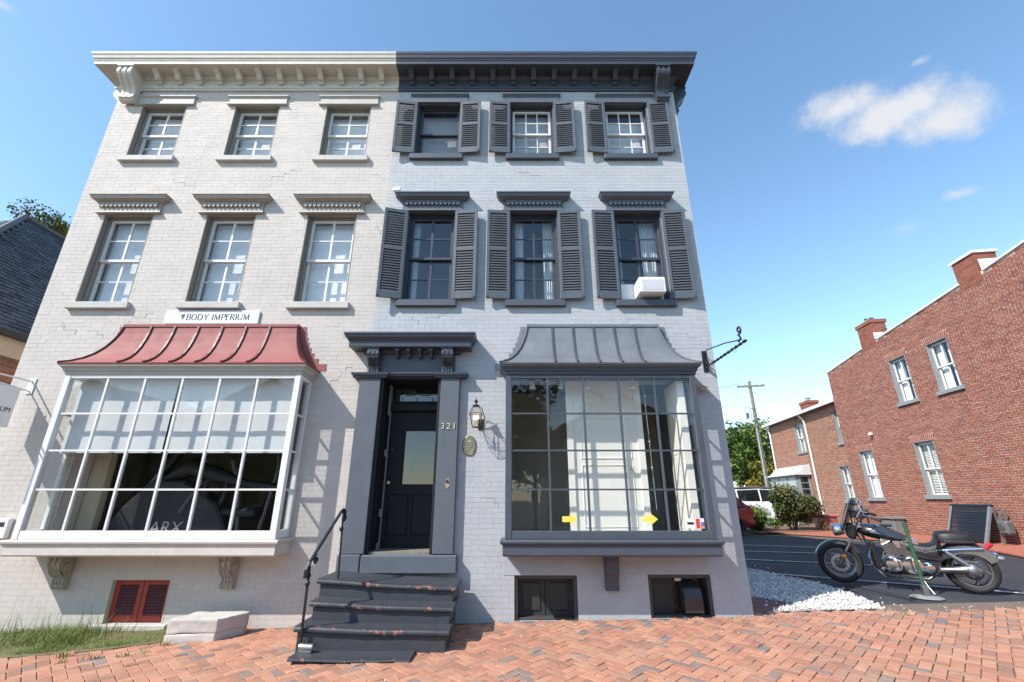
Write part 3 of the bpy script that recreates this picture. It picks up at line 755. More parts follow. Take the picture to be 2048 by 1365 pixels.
mb.box(-1.93, -1.885, YD, YD + .05, 2.93, 3.2); mb.box(-1.155, -1.11, YD, YD + .05, 2.93, 3.2); mb.box(-1.885, -1.155, YD, YD + .05, 2.93, 2.965); mb.box(-1.885, -1.155, YD, YD + .05, 3.17, 3.2)
zc = 3.068
for k in range(3):
    x = -1.885 + .73 * (k + .5) / 3
    for (dx, dz) in ((.05, .045),):
        mb.tube([(x - dx, YD + .015, zc), (x, YD + .015, zc + dz), (x + dx, YD + .015, zc), (x, YD + .015, zc - dz), (x - dx, YD + .015, zc)], .006, 6)
    for s in (-1, 1): mb.tube([(x + s * .05, YD + .015, zc), (x + s * .122, YD + .015, zc)], .006, 6); mb.tube([(x, YD + .015, zc + s * .045), (x, YD + .015, zc + s * .104)], .006, 6)
tr = mb.build('transom', DOORM, RH)
bx('pane', GLASSD, tr, -1.885, -1.155, YD + .02, YD + .024, 2.965, 3.17)
mb = MB(); D0, D1 = -1.925, -1.115
gx = (-1.67, -1.16); 
for b in ((D0, gx[0], .82, 2.795), (gx[1], D1, .82, 2.795), (gx[0], gx[1], .82, 1.70), (gx[0], gx[1], 2.50, 2.795)): mb.box(b[0], b[1], YD + .02, YD + .065, b[2], b[3])
door = mb.build('door', DOORM, RH)
bx('pane', glass('door_glass', (.7, .74, .76), 1.7, .12), door, gx[0], gx[1], YD + .04, YD + .045, 1.70, 2.50)
for (a, b) in ((-1.84, -1.56), (-1.48, -1.20)):
    bx('panel', DOORM, door, a, b, YD + .006, YD + .021, 1.0, 1.55, bevel=.012)
    f = MB(); f.tube([(a - .01, YD + .018, .99), (b + .01, YD + .018, .99), (b + .01, YD + .018, 1.56), (a - .01, YD + .018, 1.56)], .009, 6, closed=True); f.build('panel_moulding', DOORM, door)
mb = MB(); mb.lathe([(.012, 0), (.012, -.03), (.028, -.04), (.032, -.06), (.02, -.075)], 12, (D0 + .07, YD + .02, 1.72), 'y'); mb.build('knob', BRASS, door, smooth=True)
# worn patch and plinth course
bx('plinth', SLATEF, RH, -2.32, -2.01, -.11, -.001, .565, .79, bevel=.012); bx('plinth', SLATEF, RH, -1.995, -.73, -.13, .0, .565, .785, bevel=.012)
mb = MB(); pts = []
rg = random.Random(3)
for k in range(18):
    q = k / 18 * 2 * math.pi; r_ = .6 + .5 * rg.random(); pts.append((-.90 + .035 * r_ * math.cos(q), 1.70 + .085 * r_ * math.sin(q)))
mb.prism(pts, -.0935, -.0905, 'y'); mb.build('bare_patch', mat('bare_stone', (.36, .25, .18), .9, var=.35, scale=30, bump=.6, bscale=40), RH)
mb = MB(); mb.lathe([(.0, -.015), (.016, -.012), (.02, 0)], 12, (-.905, -.094, 1.72), 'y'); mb.build('bell_push', BLK, RH, smooth=True)

# stair step cracks in the paintwork
CRK = mat('crack_grey', (.22, .21, .20), .9, var=.2)
def crack(H, x, z, n, sgn, seed, down=True):
    rg = random.Random(seed); pts = [(x, z)]
    for k in range(n):
        x += sgn * rg.choice((.103, .103, .207, .05)); pts.append((x, pts[-1][1])); z += -.0685 if down else .0685; pts.append((x, z))
    mb = MB()
    for (a, c), (b_, d) in zip(pts, pts[1:]):
        if rg.random() < .12: continue
        w_ = rg.uniform(.0018, .0045); a, b2 = sorted((a, b_)); c, d2 = sorted((c, d)); mb.box(a - w_ / 2, b2 + w_ / 2, -.0022, -.0008, c - w_ / 2, d2 + w_ / 2)
    mb.build('crack', CRK, H)
for (H, x, z, n, sg, sd) in ((RH, 2.25, 4.34, 5, -1, 1), (RH, 1.35, 4.16, 2, -1, 2), (RH, -.95, 4.36, 3, -1, 3), (RH, -1.9, 4.32, 3, 1, 4), (RH, 2.55, 3.95, 3, 1, 5), (LH, -7.25, 4.15, 3, 1, 6), (LH, -6.75, 4.0, 2, 1, 7), (LH, -5.75, 4.3, 4, -1, 8), (LH, -2.7, 3.95, 4, 1, 9), (LH, -2.45, 3.4, 5, -1, 10), (LH, -2.35, 5.9, 2, 1, 11), (LH, -6.1, 6.9, 3, 1, 12), (RH, .1, 7.05, 2, 1, 13), (LH, -3.9, 7.1, 3, -1, 14), (LH, -2.5, 7.0, 2, 1, 15), (RH, -.45, 1.5, 2, 1, 16), (RH, .95, .78, 2, 1, 17)): crack(H, x, z, n, sg, sd)
rg = random.Random(44)
for H, a, b_ in ((LH, -7.5, -2.3), (RH, -2.1, 3.05)):
    mb = MB()
    for k in range(26):
        x, z = rg.uniform(a, b_), rg.uniform(.3, 7.2); r_ = rg.uniform(.003, .009); mb.lathe([(r_, -.001), (r_ * .8, -.0025)], 7, (x, 0, z), 'y')
    o = mb.build('paint_chips', CRK, H); o['kind'] = 'stuff'
# ------------------------------------------------------------------ ground, sidewalk, street, car park
def sheet(name, poly, dz, m, kind='structure', parent=None, sub=0):
    mb = MB(); mb.poly([(x, y, gz(x) + dz) for x, y in poly]); o = mb.build(name, m, parent, normals=False)
    if kind: o['kind'] = kind
    return o
mb = MB(); xs = [-400, -16, 24, 400]; ys = [-400, 400]
for a, b in zip(xs, xs[1:]): mb.quad((a, -400, gz(a) - .05), (b, -400, gz(b) - .05), (b, 400, gz(b) - .05), (a, 400, gz(a) - .05))
o = mb.build('ground', mat('far_ground', (.12, .11, .075), .95, var=.3, scale=.6), None); o['kind'] = 'structure'
SLOPE = math.atan(.02)
SW = MB(); SW.poly([(-16, -3.4, gz(-16) - .012), (14, -3.4, gz(14) - .012), (14, .5, gz(14) - .012), (-16, .5, gz(-16) - .012)])
SW = SW.build('sidewalk', SAND, None, normals=False); SW['kind'] = 'structure'
# kerb and street behind the camera
mb = MB()
for x in range(-16, 14, 2): mb.prism([(-3.52, gz(x) - .2), (-3.40, gz(x) - .2), (-3.40, gz(x) + .0), (-3.51, gz(x) - .003)], x + .004, x + 1.996, 'x')
o = mb.build('kerb', CONC, None); o['kind'] = 'structure'
sheet('street', [(-16, -14), (24, -14), (24, -3.5), (-16, -3.5)], -.04 - .1, ASPH)
# 45 degree herringbone
def herring(x0, x1, y0, y1, blocked, parent, count=300, L_=.204, W_=.102):
    c45 = math.cos(math.pi / 4); items = []
    n = int(((x1 - x0) + (y1 - y0)) / W_) + 8; ox, oy = x0, y0
    # grid coordinates (i, j): V brick at (i, j..j+1), H brick (i..i+1, j)
    seen = set()
    rngj = range(-n, n)
    for i in rngj:
        for j in rngj:
            k = (i - j) % 4
            if k == 0: a = (i, j, i + 2, j + 1)       # along first axis
            elif k == 2: a = (i, j - 1, i + 1, j + 1) # along second axis
            else: continue
            cx, cy = (a[0] + a[2]) / 2 * W_, (a[1] + a[3]) / 2 * W_
            X = (x0 + x1) / 2 + (cx - cy) * c45; Y = (y0 + y1) / 2 + (cx + cy) * c45
            if x0 < X < x1 and y0 < Y < y1 and not blocked(X, Y): items.append((X, Y, 0 if k == 0 else 1))
    rg = random.Random(11)
    items.sort(key=lambda t: (Vector((t[0], t[1], 0)) - CAM).length + (0 if in_frame(Vector((t[0], t[1], gz(t[0])))) else 50))
    us = []
    def proto(mb, M_):
        h = .012; g = .004; t = .003
        a, b = L_ / 2 - g, W_ / 2 - g
        lo = [(-a, -b, -h), (a, -b, -h), (a, b, -h), (-a, b, -h)]; mid = [(x, y, -t) for x, y, _ in lo]
        hi = [(-a + t, -b + t, 0), (a - t, -b + t, 0), (a - t, b - t, 0), (-a + t, b - t, 0)]
        I = [mb.av(M_ @ Vector(p)) for p in lo + mid + hi]
        for r_ in (0, 4):
            for k in range(4): mb.face([I[r_ + k], I[r_ + (k + 1) % 4], I[r_ + 4 + (k + 1) % 4], I[r_ + 4 + k]])
        mb.face(I[8:12])
    for i in range(12):
        mb = MB(); mb.cur = (i + .5) / 12; proto(mb, Matrix.Identity(4)); me = bpy.data.meshes.new('paver')
        me.from_pydata([tuple(p) for p in mb.v], [], mb.f); at = me.attributes.new('rnd', 'FLOAT', 'FACE'); at.data.foreach_set('value', mb.r); me.materials.append(PAVER); us.append(me)
    big = MB()
    for n_, (X, Y, o_) in enumerate(items):
        z = gz(X) + .010 * mnoise.noise(Vector((X * .9, Y * .9, 0))) + (rg.random() - .5) * .006
        M_ = Matrix.Translation((X + (rg.random() - .5) * .003, Y + (rg.random() - .5) * .003, z)) @ Euler(((rg.random() - .5) * .045, -SLOPE + (rg.random() - .5) * .045, R(45 if o_ == 0 else 135) + (rg.random() - .5) * .045)).to_matrix().to_4x4()
        if n_ < count:
            o = bpy.data.objects.new('paver', us[rg.randrange(12)]); COL.objects.link(o); o.matrix_basis = M_; put(o, parent)
        else: big.cur = rg.random(); proto(big, M_)
    o = big.build('paving', PAVER, parent, normals=False); o['kind'] = 'stuff'
def in_poly(x, y, P):
    c = False
    for i in range(len(P)):
        (x1, y1), (x2, y2) = P[i], P[i - 1]
        if (y1 > y) != (y2 > y) and x < (x2 - x1) * (y - y1) / (y2 - y1) + x1: c = not c
    return c
GRASS_P = [(-16, -1.1), (-7, -1.05), (-5.2, -.95), (-4.5, -.75), (-4.05, -.5), (-4.0, .02), (-16, .02)]
GRAV_P = [(3.45, .18), (3.9, .19), (4.99, .19), (5.16, .8), (5.27, 1.95), (5.1, 3.0), (4.9, 3.9), (3.16, 5.5), (3.16, 1.7), (3.7, 1.1), (4.0, .62)]
herring(-8.6, 10.2, -3.3, .16, lambda x, y: (x < XR - .02 and y > -.02) or in_poly(x, y, GRASS_P) or (x > 4.9 and y > .05 + .02 * math.sin(x * 3)), SW)
# strip of paving along the corner of the grey house with the house shade put into its colour
sheet('side_path', [(3.14, .12), (3.5, .12), (4.1, .6), (3.7, 1.2), (3.14, 1.9)], .0005, mat('shaded_paver', (.20, .085, .065), .9, var=.4, scale=12, bump=.4))
LOT = sheet('car_park', [(3.1, .10), (30, .10), (30, 30), (-7, 30), (-7, 11.2), (3.1, 11.2)], -.006, ASPH)
bl = MB()
for (a, b) in (((7.1, 8.9), (9.0, 7.6)), ((6.4, 7.25), (8.6, 6.0)), ((5.2, 5.75), (7.9, 4.0)), ((4.9, 3.5), (8.6, .2))):
    a, b = Vector(a), Vector(b); d = (b - a).normalized(); q = Vector((-d.y, d.x)) * .045
    m = MB(); m.quad(*[(p.x, p.y, gz(p.x) - .002) for p in (a - q, b - q, b + q, a + q)]); m.build('parking_line', LINE, LOT, normals=False)
WALK_P = [(10.6, 13.2), (11.3, 11.7), (12.3, 8.8), (12.7, 7.0), (11.9, 5.0), (10.8, 3.0), (9.9, .12), (14, .12), (14.8, 13.2)]
wk = sheet('brick_path', WALK_P, .012, mat('brick_path_paving', (.36, .12, .075), .9, var=.35, scale=9, bump=.4, bscale=30, stain=(.22, .10, .07), stain_amt=.6, stain_scale=5))
# the path has a raised edge
mb = MB()
for p, q in zip(WALK_P[:6], WALK_P[1:7]): mb.quad((p[0], p[1], gz(p[0]) - .02), (q[0], q[1], gz(q[0]) - .02), (q[0], q[1], gz(q[0]) + .012), (p[0], p[1], gz(p[0]) + .012))
mb.build('path_edge', MATS['brick_path_paving'], wk, normals=False)
sheet('planting_bed', [(9.9, 12.9), (14.9, 13.3), (15.5, 17.0), (10.3, 16.5)], .014, mat('mulch', (.17, .09, .055), .95, var=.4, scale=14, bump=.5, bscale=40))
# soil strip with grass in front of the white house
sheet('soil_strip', [(x, y - .09 if y < -.4 else y) for x, y in GRASS_P], .004, DIRT)
# gravel: a low mound of white stones
mb = MB(); rg = random.Random(5); cnt = 0
def stone(mb, x, y, z, r_, rg):
    mb.cur = rg.random(); M_ = Matrix.Translation((x, y, z)) @ Euler((rg.random() * 6, rg.random() * 6, rg.random() * 6)).to_matrix().to_4x4()
    a, b, c = r_ * (.7 + .6 * rg.random()), r_ * (.6 + .5 * rg.random()), r_ * (.5 + .3 * rg.random())
    I = [mb.av(M_ @ Vector(p)) for p in ((a, 0, 0), (-a, 0, 0), (0, b, 0), (0, -b, 0), (0, 0, c), (0, 0, -c))]
    for f in ((0, 2, 4), (2, 1, 4), (1, 3, 4), (3, 0, 4), (2, 0, 5), (1, 2, 5), (3, 1, 5), (0, 3, 5)): mb.face([I[k] for k in f])
while cnt < 9000:
    x, y = rg.uniform(3.14, 5.4), rg.uniform(.1, 5.3)
    if not in_poly(x, y, GRAV_P): 
        if rg.random() > .02: continue
        if not (3.2 < x < 5.5 and .05 < y < 4.2): continue
    e = .05 * max(0, mnoise.noise(Vector((x, y, 3))) + .4)
    stone(mb, x, y, gz(x) + .01 + e * rg.random(), rg.choice((.010, .013, .016, .019, .024)), rg); cnt += 1
g = mb.build('gravel', GRANITE, None, normals=False); tag(g, 'patch of white gravel beside the grey house corner', 'gravel', None, 'stuff')
sheet('gravel_bed', GRAV_P, .003, mat('gravel_bed', (.42, .40, .38), .95, var=.4, scale=40, bump=.5))
# crumbs and pebbles strewn on the paving by the wall
mb = MB()
for k in range(420):
    x = rg.uniform(-4, 8.5); y = -abs(rg.gauss(0, .18)) if rg.random() < .75 else rg.uniform(-2, 0)
    if x > 3.2: y = rg.gauss(.08, .12)
    stone(mb, x, y, gz(x) + .006, rg.uniform(.003, .009), rg)
g = mb.build('grit', GRANITE, None, normals=False); tag(g, 'pale grit strewn along the foot of the walls', 'grit', None, 'stuff')
mb = MB(); rg = random.Random(77)
for k in range(70):
    x = rg.uniform(-5, 9); y = rg.uniform(-2.4, -.05) if rg.random() < .5 else rg.gauss(-.1, .08)
    if x > 3.3 and y > -.1: y = rg.uniform(-.2, .3)
    M_ = Matrix.Translation((x, y, gz(x) + .012)) @ Euler((rg.gauss(0, .3), rg.gauss(0, .3), rg.random() * 6.28)).to_matrix().to_4x4(); s_ = rg.uniform(.008, .02); mb.cur = rg.random()
    mb.poly([M_ @ Vector(p) for p in ((-s_, 0, 0), (-.3 * s_, -.45 * s_, .004), (s_, 0, 0), (-.3 * s_, .45 * s_, .004))])
g = mb.build('fallen_leaves', mat('dry_leaf', (.2, .15, .06), .8, ramp=[(0, (.10, .06, .03)), (.6, (.24, .17, .08)), (.85, (.30, .27, .16)), (1, (.10, .14, .03))], var=0, bump=0), None, normals=False); tag(g, 'small dry leaves scattered over the brick paving', 'leaves', None, 'stuff')
# grass
mb = MB(); rg = random.Random(8)
def blade(mb, x, y, z, h, lean, wd, rg, n=3):
    a = rg.random() * 6.283; dx, dy = math.cos(a), math.sin(a); px, py = -dy * wd, dx * wd; mb.cur = rg.random()
    prev = None
    for k in range(n + 1):
        t = k / n; s = lean * t * t; c = (x + dx * s, y + dy * s, z + h * (t - .25 * lean / max(h, .01) * t * t)); ww = 1 - t * .92
        cur = (mb.av((c[0] - px * ww, c[1] - py * ww, c[2])), mb.av((c[0] + px * ww, c[1] + py * ww, c[2])))
        if prev: mb.face([prev[0], prev[1], cur[1], cur[0]])
        prev = cur
k = 0
while k < 20000:
    x, y = rg.uniform(-8.2, -3.95), rg.uniform(-1.12, .0)
    if not in_poly(x, y, GRASS_P): continue
    dn = mnoise.noise(Vector((x * 1.6, y * 1.6, 1)))
    back = (y + 1.05) / 1.05
    if rg.random() > .6 + dn * .8: k += .15; continue
    h = rg.uniform(.012, .045) + (.16 * max(0, dn) * rg.random()) + (.10 * rg.random() ** 2 if x < -4.9 and y > -.7 else 0)
    blade(mb, x, y, gz(x), h, rg.uniform(.01, .07) + h * .5, rg.uniform(.0014, .0034), rg); k += 1
for k in range(200):
    x, y = rg.uniform(-7.4, -4.7), rg.uniform(-.55, -.03); h = rg.uniform(.16, .42)
    blade(mb, x, y, gz(x), h, rg.uniform(.04, .2), rg.uniform(.002, .0045), rg, 5)
for (x, y, n_) in ((-4.35, -1.15, 30), (-4.1, -1.1, 30), (-4.6, -1.25, 16), (-3.9, -.72, 18), (-4.75, -1.05, 40), (5.0, -.12, 14), (-3.98, -.98, 10)):
    for k in range(n_): blade(mb, x + rg.gauss(0, .035), y + rg.gauss(0, .03), gz(x), rg.uniform(.03, .07), rg.uniform(.02, .05), .004, rg)
g = mb.build('grass', GRASSM, None, normals=False); tag(g, 'weedy grass along the foot of the white house', 'grass', None, 'stuff')

# ------------------------------------------------------------------ worn entrance steps
ST = empty('entrance_steps', (-1.46, -.75, -.03), label='worn slate painted entrance steps with peeling red nosings', cat='steps')
def hexa(mb, x0, x1, y0, y1, zl, zr, zb, sub=14, wob=.0):
    pass
def step(nm, xl, xr, yf, yb, zl, zr, th, zb, k):
    rg = random.Random(k); o = MB(); n = 1
    o.prism([], 0, 0) if False else None
    # riser block under the tread
    A = [(xl + .03, yf + .035), (xr - .03, yf + .035), (xr - .03, yb), (xl + .03, yb)]
    Z = lambda x: zl + (zr - zl) * (x - xl) / (xr - xl)
    I = [o.av((x, y, zb)) for x, y in A] + [o.av((x, y, Z(x) - th)) for x, y in A]
    for q in ((0, 1, 5, 4), (1, 2, 6, 5), (2, 3, 7, 6), (3, 0, 4, 7), (4, 5, 6, 7)): o.face([I[c] for c in q])
    s = o.build('step', STEP, ST, bevel=.008)
    # rounded worn tread with a bullnose
    t = MB(); m = 26; rows = []
    for i in range(m + 1):
        x = xl + (xr - xl) * i / m; w_ = .007 * mnoise.noise(Vector((x * 5, k * 3.1, 0))) + .004 * mnoise.noise(Vector((x * 17, k, 1)))
        dip = -.010 * math.exp(-((x - (xl + xr) / 2) / .4) ** 2); z = Z(x) + dip; f = yf + w_
        rows.append([(x, yb, z - th), (x, f + .018, z - th), (x, f + .004, z - th + .008), (x, f, z - th * .55), (x, f + .006, z - .012), (x, f + .022, z - .002), (x, f + .06, z), (x, yb, z)])
    t.ring_loft(rows, True, True); t.build('tread', STEP, s, smooth=True, ang=1.1)
    nb = MB(); nb.ring_loft([[(x, p[1] - .0015, p[2] + (.0012 if q_ > 3 else -.0005)) for q_, (x, p1_, p2_) in enumerate(r_[1:7]) for p in [(x, p1_, p2_)]] for r_ in rows], False, False); nb.build('nosing', NOSE, s, smooth=True, normals=False)
step('a', -2.29, -.66, -.76, -.11, .600, .515, .052, .30, 1)
step('b', -2.24, -.655, -1.02, -.40, .415, .355, .052, .14, 2)
step('c', -2.28, -.66, -1.25, -.70, .228, .190, .055, -.06, 3)
step('d', -2.2, -1.0, -1.50, -1.0, .014, .006, .030, -.09, 4)
bx('step_core', STEP, ST, -2.2, -.73, -.72, -.005, -.1, .46)

# iron railing
RL = empty('stair_railing', (-2.14, -1.2, .02), label='black wrought iron handrail with scrolls beside the entrance steps', cat='railing')
lo0, lo1 = Vector((-2.18, -1.27, .0)), Vector((-2.19, -1.27, .80)); hi0, hi1 = Vector((-2.08, -.65, .585)), Vector((-2.11, -.65, 1.34))
mb = MB(); mb.tube([lo0, lo1], .015, 4, sq=True); mb.build('post', BLK, RL); mb = MB(); mb.tube([hi0, hi1], .0125, 4, sq=True); mb.build('post', BLK, RL)
mb = MB(); mb.tube([lo1 + Vector((-.01, -.06, -.11)), lo1 + Vector((-.012, -.055, -.03)), lo1 + Vector((0, -.02, .035)), (lo1 * .5 + hi1 * .5) + Vector((0, 0, .05)), hi1 + Vector((0, -.07, .0)), hi1 + Vector((0, .0, .022)), hi1 + Vector((.0, .05, .01)), hi1 + Vector((0, .075, -.05)), hi1 + Vector((0, .06, -.11))], [.02, .02, .02, .02, .02, .02, .02, .018, .012], 6); mb.build('handrail', BLK, RL)
def spiral(c, r0, r1, turns, a0, plane, n=26):
    out = []
    for i in range(n):
        t = i / (n - 1); r_ = r0 + (r1 - r0) * t; q = a0 + turns * 2 * math.pi * t
        out.append(Vector(c) + (Vector((0, math.cos(q) * r_, math.sin(q) * r_)) if plane == 'yz' else Vector((math.cos(q) * r_, 0, math.sin(q) * r_))))
    return out
for c, s_ in ((lo1 + Vector((.012, .11, .05)), .052), (hi1 + Vector((.015, .02, -.075)), .05), (lo1 + Vector((.01, -.015, -.09)), .038)):
    mb = MB(); mb.tube(spiral(c, s_, .012, 1.4, 1.2, 'yz'), .009, 6); mb.tube(spiral(c + Vector((.0, 0, 0)), s_ * .5, s_ * .45, 1.0, 0, 'xz', 14), .007, 6); mb.build('scroll', BLK, RL, smooth=True)
for p in (lo1 - Vector((0, 0, .17)), hi1 - Vector((0, 0, .2))):
    mb = MB(); mb.lathe([(.013, -.03), (.024, -.015), (.026, 0), (.024, .015), (.013, .03)], 10, p); mb.build('collar', BLK, RL, smooth=True)
# crushed drinks can like metal case by the foot of the railing
LB = MB(); LB.M = Matrix.Translation((-2.10, -1.30, .056)) @ Euler((0, 0, R(-8))).to_matrix().to_4x4()
LB.lathe([(.03, -.075), (.037, -.07), (.038, .07), (.034, .078), (.031, .08), (.03, .072)], 14, (0, 0, 0), 'x'); LB.box(-.07, .068, -.03, .03, -.04, -.028)
c = LB.build('metal_case', STEEL, None, smooth=True); tag(c, 'small silver metal case lying at the foot of the handrail', 'case')

# mounting stone
mb = MB(); P_ = [(-4.02, -.64), (-3.46, -.60), (-3.28, -.30), (-3.30, -.20), (-3.96, -.22)]
MS = empty('mounting_stone', (-3.6, -.3, -.08), label='weathered white stone block lying by the entrance steps', cat='stone')
def slab(poly, z0, z1, name, seed):
    b = bmesh.new(); vs = [b.verts.new((x, y, z0 + gz(x) * 0)) for x, y in poly]; f = b.faces.new(vs)
    r = bmesh.ops.extrude_face_region(b, geom=[f]); bmesh.ops.translate(b, verts=[e for e in r['geom'] if isinstance(e, bmesh.types.BMVert)], vec=(0, 0, z1 - z0))
    bmesh.ops.recalc_face_normals(b, faces=b.faces); bmesh.ops.bevel(b, geom=list(b.edges), offset=.014, segments=2, affect='EDGES', profile=.6)
    bmesh.ops.triangulate(b, faces=b.faces); bmesh.ops.subdivide_edges(b, edges=[e for e in b.edges if e.calc_length() > .1], cuts=6, use_grid_fill=True)
    for v in b.verts:
        d = mnoise.noise_vector(v.co * 5 + Vector((seed, 0, 0))) * .008 + mnoise.noise_vector(v.co * 14) * .007; v.co += d
    me = bpy.data.meshes.new(name); b.to_mesh(me); b.free(); me.materials.append(STONEW); me.shade_smooth(); me.set_sharp_from_angle(angle=.8)
    o = bpy.data.objects.new(name, me); COL.objects.link(o); put(o, MS); return o
slab(P_, -.10, .005, 'slab', 1); slab([(x + .004, y + .006) for x, y in P_], .008, .155, 'slab', 2)

# ------------------------------------------------------------------ things fixed to the houses
# shop sign board
S = empty('shop_sign', (-4.78, -.01, 4.225), label='white rectangular shop sign reading BODY IMPERIUM above the red roof', cat='sign')
bx('board', mat('sign_white', (.76, .77, .79), .5, var=.02, bump=0), S, -5.52, -4.03, -.03, -.008, 4.112, 4.335, bevel=.003)
def glyph_text(s, h, x, z, y, m, parent, name='letter', thick=.011, wide=1.0, slant=.16):
    """roman capitals of stroked outline: thick stems, thin arms"""
    T, t = h * .145, h * .07
    G = {'B': (.62, [((0, 0), (0, 1), T), ((0, 1), (.36, 1), t), ((.36, 1), (.46, .88), T), ((.46, .88), (.46, .66), T), ((.46, .66), (.34, .54), t), ((0, .54), (.36, .54), t), ((.36, .54), (.52, .42), T), ((.52, .42), (.52, .14), T), ((.52, .14), (.38, 0), t), ((.38, 0), (0, 0), t)]),
         'O': (.86, [((.37 + .37 * math.cos(a), .5 + .5 * math.sin(a)), (.37 + .37 * math.cos(a + .4), .5 + .5 * math.sin(a + .4)), T if abs(math.cos(a + .2)) > .6 else t) for a in [k * math.pi / 8 for k in range(16)]]),
         'D': (.80, [((0, 0), (0, 1), T), ((0, 1), (.32, 1), t), ((.32, 1), (.58, .82), T * .8), ((.58, .82), (.66, .5), T), ((.66, .5), (.58, .18), T), ((.58, .18), (.32, 0), T * .8), ((.32, 0), (0, 0), t)]),
         'Y': (.68, [((0, 1), (.30, .48), T), ((.62, 1), (.30, .48), t), ((.30, .5), (.30, 0), T)]),
         'I': (.30, [((.05, 0), (.05, 1), T)]),
         'M': (.96, [((0, 0), (.06, 1), t), ((.06, 1), (.40, .05), T), ((.40, .05), (.74, 1), t), ((.74, 1), (.80, 0), T)]),
         'P': (.60, [((0, 0), (0, 1), T), ((0, 1), (.36, 1), t), ((.36, 1), (.50, .86), T), ((.50, .86), (.50, .62), T), ((.50, .62), (.36, .47), t), ((.36, .47), (0, .47), t)]),
         'E': (.58, [((0, 0), (0, 1), T), ((0, 1), (.42, 1), t), ((0, .53), (.36, .53), t), ((0, 0), (.44, 0), t)]),
         'R': (.66, [((0, 0), (0, 1), T), ((0, 1), (.34, 1), t), ((.34, 1), (.48, .87), T), ((.48, .87), (.48, .66), T), ((.48, .66), (.34, .52), t), ((.34, .52), (0, .52), t), ((.26, .52), (.58, 0), T)]),
         'U': (.78, [((0, 1), (0, .28), T), ((0, .28), (.12, .04), T * .8), ((.12, .04), (.34, 0), t), ((.34, 0), (.54, .06), t), ((.54, .06), (.62, .28), t), ((.62, .28), (.62, 1), t)]),
         ' ': (.40, [])}
    tot = sum(G[c][0] for c in s) * h * wide * 1.22; cx = x - tot / 2
    for c in s:
        wv, st = G[c]; mb = MB(); kk = 0
        for (a, b, tk) in st:
            A = Vector((a[0] * h * wide, a[1] * h)); B = Vector((b[0] * h * wide, b[1] * h)); d = (B - A); 
            if d.length == 0: continue
            d.normalize(); n_ = Vector((-d.y, d.x)) * tk / 2; A = A - d * tk * .3; B = B + d * tk * .3
            q = [A - n_, B - n_, B + n_, A + n_]; kk += 1; yy = y - .0002 * (kk % 4)
            mb.prism([(cx + p.x + slant * 0 * p.y, z - h / 2 + p.y) for p in q], yy - .003, y, 'y')
        if st: mb.build(name, m, parent, normals=True)
        cx += wv * h * wide * 1.22
glyph_text('BODY IMPERIUM', .098, -4.66, 4.222, -.030, INK, S)
mb = MB()
for pts in ([(-5.265, 4.262), (-5.215, 4.262)], [(-5.265, 4.262), (-5.26, 4.225), (-5.235, 4.222)], [(-5.215, 4.262), (-5.245, 4.18)], [(-5.25, 4.245), (-5.225, 4.245)]):
    mb.tube([(p[0], -.032, p[1]) for p in pts], .005, 6)
mb.build('emblem', INK, S)
mb = MB()
for (x, z) in ((-5.49, 4.31), (-5.49, 4.137), (-4.06, 4.31), (-4.06, 4.137), (-4.78, 4.31), (-4.78, 4.137)): mb.lathe([(.006, 0), (.006, -.003), (.002, -.005)], 8, (x, -.03, z), 'y')
mb.build('screws', STEEL, S)
# hanging sign at the far end of the white house
HB = empty('sign_bracket', (-7.28, 0, 3.12), label='white metal wall bracket carrying the hanging sign', cat='bracket')
bx('wall_plate', WHITE, HB, -7.33, -7.23, -.014, -.001, 2.98, 3.22, bevel=.003)
mb = MB(); mb.tube([(-7.28, -.01, 3.17), (-7.28, -1.05, 3.17)], .013, 8); mb.build('arm', WHITE, HB); mb = MB(); mb.tube([(-7.28, -.01, 3.02), (-7.28, -1.05, 3.10)], .011, 8); mb.build('arm', WHITE, HB)
HS = empty('hanging_sign', (-7.28, -.6, 2.75), label='white blade sign hanging from the wall bracket, its name ending in UM', cat='sign')
bx('board', MATS['sign_white'], HS, -7.292, -7.268, -1.0, -.14, 2.46, 3.03, bevel=.003)
t = text_mesh('lettering', 'BODY IMPERIUM', .098, INK, None, .001, 0, 'RIGHT'); t.rotation_euler = (R(90), 0, R(90)); t.location = (-7.2665, -.18, 2.70); put(t, HS)
mb = MB()
for y in (-.25, -.9): mb.tube([(-7.28, y, 3.02), (-7.28, y, 3.10)], .005, 6)
mb.build('hook', STEEL, HS)
# call box
CB = empty('call_box', (-6.93, 0, 1.1), label='small white intercom box on the wall by the red roofed bay', cat='intercom')
bx('case', PLASTW, CB, -7.01, -6.85, -.07, -.001, .98, 1.24, bevel=.012); bx('screen', INK, CB, -6.985, -6.90, -.073, -.069, 1.13, 1.19); bx('button', STEEL, CB, -6.985, -6.94, -.075, -.069, 1.03, 1.065)
